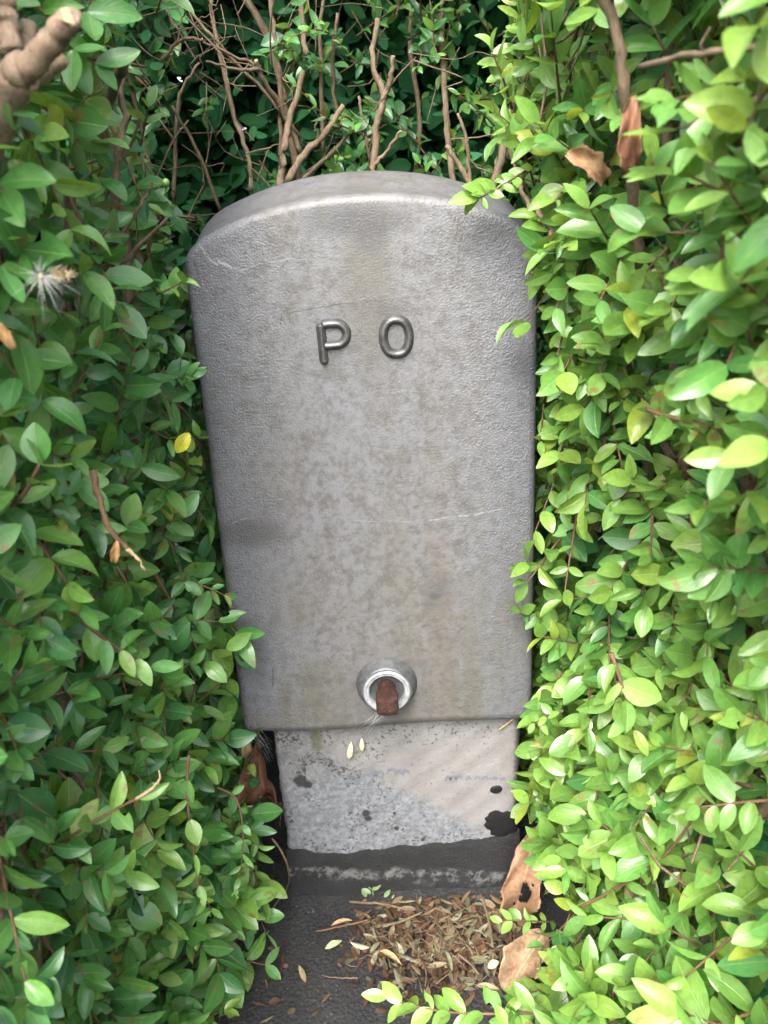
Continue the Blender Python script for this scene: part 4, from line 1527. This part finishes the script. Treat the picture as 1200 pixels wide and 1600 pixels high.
# ------------------------------------------------------------------ dead leaves
def dead_leaf(n_u, n_v, outline, curl, wave, holes, seed):
    """a dry blade: y along, x across; outline gives the half width; ragged holes are left out; thin but solid"""
    rnd_ = random.Random(seed)
    bm = bmesh.new()
    grid = []
    for j in range(n_v + 1):
        t = j / n_v
        hw = outline(t)
        row = []
        for i in range(n_u + 1):
            g = i / n_u * 2 - 1
            x = hw * g * (1 + 0.06 * rnd_.uniform(-1, 1) * (abs(g) > 0.9))
            z = curl * (g * g) * hw + wave * (math.sin(7 * t + 2.5 * g + seed) + 0.6 * math.sin(15 * t - 5 * g)) * (0.4 + abs(g)) - 0.06 * math.exp(-(g / 0.12) ** 2) * hw
            row.append(bm.verts.new((x, t, z + 0.12 * math.sin(3.1 * t))))
        grid.append(row)
    for j in range(n_v):
        for i in range(n_u):
            g, t = (i + 0.5) / n_u * 2 - 1, (j + 0.5) / n_v
            if any(((g - hg) / a) ** 2 + ((t - ht) / b) ** 2 < 1 + 0.4 * math.sin(9 * g + 14 * t) for hg, ht, a, b in holes):
                continue
            bm.faces.new((grid[j][i], grid[j][i + 1], grid[j + 1][i + 1], grid[j + 1][i]))
    loose = [v for v in bm.verts if not v.link_faces]
    bmesh.ops.delete(bm, geom=loose, context='VERTS')
    bmesh.ops.solidify(bm, geom=bm.faces[:], thickness=0.004)
    me = bpy.data.meshes.new('dead_leaf_shape')
    bm.to_mesh(me)
    bm.free()
    me.polygons.foreach_set('use_smooth', [True] * len(me.polygons))
    me.materials.append(M_DRY)
    return me

def place_leaf(name, me, base, tip, normal, length_k, wide, col, label, cat='dead leaf', parent=None, deep=1.5):
    o = bpy.data.objects.new(name, me)
    C.objects.link(o)
    a = tip - base
    L = a.length * length_k
    n = orth(a.normalized(), Vector(normal))
    s = a.normalized().cross(n)
    m = Matrix((( s.x * L * wide, a.normalized().x * L, n.x * L * (deep or 1), base.x), (s.y * L * wide, a.normalized().y * L, n.y * L * (deep or 1), base.y), (s.z * L * wide, a.normalized().z * L, n.z * L * (deep or 1), base.z), (0, 0, 0, 1)))
    o.matrix_world = m
    o.color = (*col, 1)
    if label:
        tag(o, label, cat)
    return o

def lobed(t):
    return max(0.015, 0.20 * math.sin(math.pi * min(1, t * 0.92 + 0.05)) ** 0.6 * (1 + 0.09 * math.sin(17 * t) + 0.05 * math.sin(31 * t)) + 0.02)
big_me = dead_leaf(16, 40, lobed, 0.35, 0.016, [(0.30, 0.45, 0.28, 0.10), (0.15, 0.34, 0.16, 0.05), (0.55, 0.56, 0.10, 0.022), (-0.2, 0.25, 0.07, 0.015)], 3)
place_leaf('dead_leaf', big_me, atz(800, 1440, 0.006), at(838, 1292, -0.030), (-0.25, -0.9, 0.3), 1.0, 0.74, (0.2417, 0.1432, 0.0824),
           'large tan dead leaf with holes leaning on the plinth corner')
big2 = dead_leaf(16, 30, lobed, 0.9, 0.035, [(0.8, 0.3, 0.3, 0.08)], 8)
place_leaf('dead_leaf', big2, atz(792, 1552, 0.020), atz(848, 1462, 0.050), (-0.3, -0.6, 0.8), 1.05, 1.2, (0.2954, 0.1970, 0.1208),
           'crumpled pale tan dead leaf lying at the end of the litter')
place_leaf('dead_leaf', dead_leaf(12, 24, lobed, 1.0, 0.05, [(0.1, 0.35, 0.25, 0.07)], 5), at(436, 1258, -0.012), at(402, 1168, -0.016), (-0.2, -0.9, 0.2), 1.0, 1.0, (0.0564, 0.0239, 0.0133),
           'curled rusty brown dead leaf wedged beside the plinth')
place_leaf('dead_leaf', dead_leaf(8, 14, lobed, 0.8, 0.02, [], 6), at(396, 1184, -0.010), at(388, 1147, -0.010), (-0.1, -0.9, 0.2), 1.0, 0.9, (0.2917, 0.1989, 0.0928),
           'small yellowish dead leaf just under the cover corner')
place_leaf('dead_leaf', dead_leaf(10, 20, lobed, 0.7, 0.03, [], 9), at(992, 270, -0.15), at(990, 150, -0.16), (-0.4, -0.8, 0.3), 1.0, 0.7, (0.2340, 0.1170, 0.0663),
           'long pinkish brown dead leaf hanging high in the bright hedge')
place_leaf('dead_leaf', dead_leaf(10, 20, lobed, 0.7, 0.03, [], 12), at(945, 285, -0.09), at(885, 240, -0.09), (-0.4, -0.7, 0.5), 1.0, 1.1, (0.2808, 0.1716, 0.0858),
           'ragged tan dead leaf caught among white-shining leaves')
place_leaf('dead_leaf', dead_leaf(10, 18, lobed, 0.5, 0.02, [], 14), at(1020, 420, -0.10), at(1045, 480, -0.10), (-0.4, -0.7, 0.5), 1.0, 1.3, (0.1872, 0.1170, 0.0585),
           'dull brown dead leaf deep in the shade of the bright hedge')
place_leaf('dead_leaf', dead_leaf(8, 14, lobed, 0.6, 0.02, [], 15), at(-6, 505, -0.26), at(22, 546, -0.26), (0.3, -0.8, 0.4), 1.0, 0.9, (0.3900, 0.2340, 0.1014),
           'orange-tan dead leaf at the edge below the seed head')
place_leaf('dead_leaf', dead_leaf(8, 14, lobed, 0.6, 0.02, [], 16), at(183, 845, -0.222), at(178, 878, -0.222), (0.3, -0.8, 0.4), 1.0, 0.8, (0.4056, 0.2340, 0.0936),
           'small orange dry leaf hanging from a snapped twig')
place_leaf('yellow_leaf', FINE_ME[1], at(296, 676, -0.06), at(275, 708, -0.064), (0.2, -0.9, 0.3), 1.0, 1.05, (0.62, 0.56, 0.05),
           'bright yellow leaf among dark leaves beside the box', 'leaf')
place_leaf('yellow_leaf', FINE_ME[1], at(190, 1478, -0.20), at(165, 1530, -0.21), (0.2, -0.8, 0.5), 1.0, 0.95, (0.45, 0.36, 0.09),
           'yellow leaf turning brown low in the darker hedge', 'leaf')

# ------------------------------------------------------------------ litter on the asphalt
litter = empty('leaf_litter', atz(690, 1480, 0))
tag(litter, 'heap of small dry brown leaves and twigs on the asphalt', 'leaf litter')
def small_outline(t):
    return 0.19 * max(0.05, math.sin(math.pi * t ** 0.9) ** 0.8)
DRY_SHAPES = []
for k in range(8):
    bm = bmesh.new()
    rows = []
    cu = (0.5, 1.6, -0.8, 2.2, 0.2, 1.1, -1.6, 0.8)[k]
    bend = (0.1, 0.25, -0.2, 0.1, 0.3, -0.1, 0.2, -0.3)[k]
    for j in range(6):
        t = j / 5
        hw = small_outline(min(0.985, max(0.02, t)))
        row = []
        for i in range(4):
            g = i / 3 * 2 - 1
            ang = g * cu
            if abs(cu) > 0.3:
                x, z = hw * math.sin(ang) / cu, hw * (1 - math.cos(ang)) / cu
            else:
                x, z = hw * g, 0
            row.append(bm.verts.new((x, t, z + bend * t * (1 - t) + 0.01 * math.sin(9 * t + k))))
        rows.append(row)
    for j in range(5):
        for i in range(3):
            bm.faces.new((rows[j][i], rows[j][i + 1], rows[j + 1][i + 1], rows[j + 1][i]))
    me = bpy.data.meshes.new('dry_leaf_shape')
    bm.to_mesh(me)
    bm.free()
    me.polygons.foreach_set('use_smooth', [True] * len(me.polygons))
    me.materials.append(M_DRY)
    DRY_SHAPES.append(me)
DRY_COL = [(0.0742, 0.0432, 0.0230), (0.1022, 0.0667, 0.0348), (0.1389, 0.0982, 0.0512), (0.0512, 0.0315, 0.0193), (0.1668, 0.1388, 0.0768), (0.0926, 0.0982, 0.0540), (0.1389, 0.1560, 0.0960), (0.1852, 0.1901, 0.1281), (0.0646, 0.0342, 0.0193), (0.0831, 0.0920, 0.0578)]
def litter_point():
    while True:
        u = random.gauss(700, 75)
        v = random.gauss(1475, 42)
        if not (505 < u < 835 and 1392 < v < 1580):
            continue
        edge = 505 + max(0, 1445 - v) * 1.0 + max(0, v - 1500) * 0.8
        if u < edge + random.random() * 60:
            continue
        if v < 1405 + max(0, 690 - u) * 0.12:
            continue
        return u, v
crumbs = []
for i in range(1400):
    u, v = litter_point()
    if i % 25 == 7:          # a few pieces strayed over the bare asphalt
        u, v = random.uniform(390, 700), random.uniform(1400, 1600)
    p = atz(u, v, 0.0)
    heap = 0.008 * max(0.0, 1 - ((u - 715) / 150) ** 2) * max(0.0, 1 - ((v - 1475) / 95) ** 2)
    single = i < 290
    z = 0.0025 + heap * (random.uniform(0.65, 1.1) if single else random.uniform(0.0, 0.9))
    p.z = z
    g = random.uniform(0, 2 * math.pi)
    ax = Vector((math.cos(g), math.sin(g), random.gauss(0, 0.22)))
    nm = (Vector((0, 0, 1)) + rv(0.38)).normalized()
    if random.random() < 0.3:
        nm = -nm
    L = random.uniform(0.010, 0.021) if single else random.uniform(0.003, 0.012)
    if single and u < 560:
        L *= 0.8
    m = leaf_matrix(p - ax * L * 0.5, ax, nm, L, random.uniform(0.75, 1.15))
    m[2, 3] = max(m[2, 3], 0.0015 + max(0, -m[2, 1]))
    pal = random.choices(range(10), (5, 5, 5, 4, 5, 3, 3, 4, 4, 3) if single else (7, 4, 2, 10, 2, 2, 1, 1, 8, 2))[0]
    col = np.array(DRY_COL[pal]) * (random.uniform(0.8, 1.3) if single else random.uniform(0.3, 0.85))
    if single:
        o = bpy.data.objects.new('dry_leaf', random.choice(DRY_SHAPES))
        C.objects.link(o)
        o.parent = litter
        o.matrix_parent_inverse = world_of(litter).inverted()
        o.matrix_basis = Matrix([list(r) for r in m])
        o.color = (*[float(k) for k in col], 1)
    else:
        crumbs.append((random.randrange(3), m, col))
joined_leaves('leaf_crumbs', crumbs, COARSE, M_CRUMB, litter)
bits = []
for i in range(110):
    u, v = litter_point()
    p = atz(u, v, 0.004 + 0.014 * max(0.0, 1 - ((u - 715) / 150) ** 2) * random.random())
    g = random.uniform(0, 6.28)
    d = Vector((math.cos(g), math.sin(g), random.gauss(0, 0.15))) * random.uniform(0.008, 0.026)
    rr_ = random.uniform(0.0003, 0.0008)
    bits.append(tube_geo([p - d * 0.5, p + rv(0.0008), p + d * 0.5], [rr_, rr_, rr_ * 0.7], 4))
for v_ in bits:
    for k, q in enumerate(v_[0]):
        q.z = max(q.z, 0.001)
o = link('twig_bits', mesh_from(*join_geo(bits)), M_BARK, litter)
o['kind'] = 'stuff'

def ground_twig(uvs, r0, r1, label, mat=M_BARK, z=0.006):
    pts = smooth_path([atz(u, v, z) for u, v in uvs], 5, 0.0003)
    n = len(pts)
    o = link('twig', mesh_from(*tube_geo(pts, [r0 + (r1 - r0) * i / (n - 1) for i in range(n)], 7, 0.2)), mat)
    tag(o, label, 'twig')
    return o
ground_twig([(546, 1409), (580, 1411), (612, 1415), (638, 1422)], 0.0015, 0.0011, 'pale straight twig at the back of the litter near the plinth', M_BARK, 0.006)
ground_twig([(494, 1455), (530, 1448), (560, 1441), (575, 1438)], 0.0009, 0.0014, 'reddish brown twig poking out of the litter onto bare asphalt', M_TWIG, 0.006)
ground_twig([(598, 1447), (625, 1440), (645, 1432), (660, 1424)], 0.0014, 0.0011, 'tan forked twig lying across the top of the litter', M_BARK, 0.016)
ground_twig([(503, 1523), (520, 1527), (545, 1528), (559, 1528)], 0.0005, 0.0009, 'thin grey twig lying on asphalt beside the litter', M_BARK, 0.003)
ground_twig([(752, 1398), (764, 1440), (770, 1480)], 0.0014, 0.0012, 'upright olive-grey twig among the litter by the big dead leaf', M_BARK, 0.022)
ground_twig([(715, 1490), (735, 1506), (748, 1522)], 0.0014, 0.0010, 'stout grey-brown twig slanting through the middle of the litter', M_BARK, 0.018)
def flat_leaf(name, u, v, u2, v2, z, col, label, cat, wide=0.9, shape=None, nz=(0.1, -0.2, 1)):
    return place_leaf(name, shape or DRY_SHAPES[0], atz(u, v, z), atz(u2, v2, z + 0.003), nz, 1.0, wide, col, label, cat)
flat_leaf('fallen_leaf', 366, 1505, 383, 1486, 0.003, (0.62, 0.62, 0.55), 'thin white dry leaf alone on the asphalt', 'fallen leaf', 0.8, DRY_SHAPES[1])
flat_leaf('fallen_leaf', 438, 1524, 443, 1502, 0.003, (0.25, 0.025, 0.025), 'tiny dark red sliver alone on the asphalt', 'fallen leaf', 0.45, DRY_SHAPES[3])
flat_leaf('fallen_leaf', 508, 1482, 534, 1470, 0.004, (0.34, 0.42, 0.22), 'pale green fallen leaf at the outer edge of the litter', 'fallen leaf', 1.0, DRY_SHAPES[4])
flat_leaf('fallen_leaf', 518, 1447, 550, 1438, 0.005, (0.45, 0.32, 0.18), 'pale tan fallen leaf resting on a reddish twig', 'fallen leaf', 0.8, DRY_SHAPES[1])
flat_leaf('fallen_leaf', 548, 1472, 577, 1480, 0.006, (0.42, 0.37, 0.27), 'cream curled fallen leaf on the litter left part', 'fallen leaf', 0.8, DRY_SHAPES[2])
flat_leaf('fallen_leaf', 594, 1487, 628, 1508, 0.016, (0.47, 0.33, 0.17), 'long pale orange fallen leaf in the middle of the litter', 'fallen leaf', 0.8, DRY_SHAPES[1])
flat_leaf('fallen_leaf', 762, 1512, 780, 1502, 0.018, (0.36, 0.35, 0.24), 'broad grey-green fallen leaf near the crumpled dead leaf', 'fallen leaf', 1.7, DRY_SHAPES[4])
flat_leaf('fallen_leaf', 745, 1540, 780, 1546, 0.018, (0.30, 0.24, 0.15), 'olive-brown boat-shaped fallen leaf above the low sprig', 'fallen leaf', 1.0, DRY_SHAPES[5])

sd = empty('seedling', atz(582, 1398, 0.002))
tag(sd, 'tiny pale green seedling sprouting where plinth meets asphalt', 'seedling')
for (u, v, u2, v2, du) in ((582, 1390, 574, 1374, 0.01), (583, 1391, 597, 1376, 0.01), (580, 1396, 566, 1388, 0.004), (572, 1402, 566, 1386, 0.002), (600, 1402, 610, 1390, 0.002), (612, 1404, 616, 1398, 0.002)):
    o = place_leaf('leaf', FINE_ME[2], atz(u, v, 0.006), atz(u2, v2, 0.006 + du), (0.1, -0.6, 0.8), 1.0, 1.0, (0.20, 0.26, 0.12), None)
    mw = o.matrix_world.copy()
    o.parent = sd
    o.matrix_parent_inverse = world_of(sd).inverted()
    o.matrix_basis = mw
link('stem', mesh_from(*tube_geo([atz(584, 1404, 0.0), atz(583, 1396, 0.004), atz(582, 1389, 0.008)], [0.0006, 0.0005, 0.0004], 5)), M_BUD, sd)

# ------------------------------------------------------------------ cobweb under the spindle
web = empty('cobweb', at(590, 1125, -0.02))
tag(web, 'wispy white cobweb threads strung from the rusty spindle to the plinth', 'cobweb')
geo = []
ends = [(u, v, y) for u, v, y in ((545, 1150, -0.002), (552, 1163, -0.002), (563, 1145, -0.002), (575, 1150, -0.002), (560, 1158, -0.002), (585, 1140, -0.005), (540, 1142, -0.002))]
for i in range(12):
    a = at(random.uniform(588, 612), random.uniform(1098, 1114), -0.054 + random.uniform(-0.001, 0.003))
    e = ends[i % len(ends)]
    b = at(e[0] + random.uniform(-5, 5), e[1] + random.uniform(-4, 4), e[2])
    mid = (a + b) / 2 + Vector((random.gauss(0, 0.001), 0, -0.0015))
    geo.append(tube_geo([a, mid, b], [0.00007] * 3, 3))
for i in range(14):
    a = at(380 + random.uniform(-6, 6), 1130 + random.uniform(-30, 8), 0.0)
    b = at(425 + random.uniform(-8, 3), 1150 + random.uniform(-5, 45), -0.001)
    geo.append(tube_geo([a, (a + b) / 2 + rv(0.0015), b], [0.00009] * 3, 3))
o = link('web_threads', mesh_from(*join_geo(geo)), M_THREAD, web)
o['kind'] = 'stuff'
for u, v, u2, v2, nm_ in ((545, 1186, 549, 1159, 'left'), (566, 1174, 565, 1153, 'right')):
    place_leaf('husk', DRY_SHAPES[4], at(u, v, -0.004), at(u2, v2, -0.004), (0, -1, 0.2), 1.0, 0.75, (0.58, 0.56, 0.36),
               'longer pale yellow seed husk dangling in the cobweb' if nm_ == 'left' else 'shorter pale yellow seed husk dangling in the cobweb', 'seed husk')
ck = link('twig', mesh_from(*tube_geo(smooth_path([at(779, 1140, -0.004), at(792, 1131, -0.005), at(805, 1120, -0.006)], 4, 0.0002), [0.0009] * 9, 6, 0.2)), M_CUT)
tag(ck, 'short pale twig lodged under the cover on the plinth', 'twig')
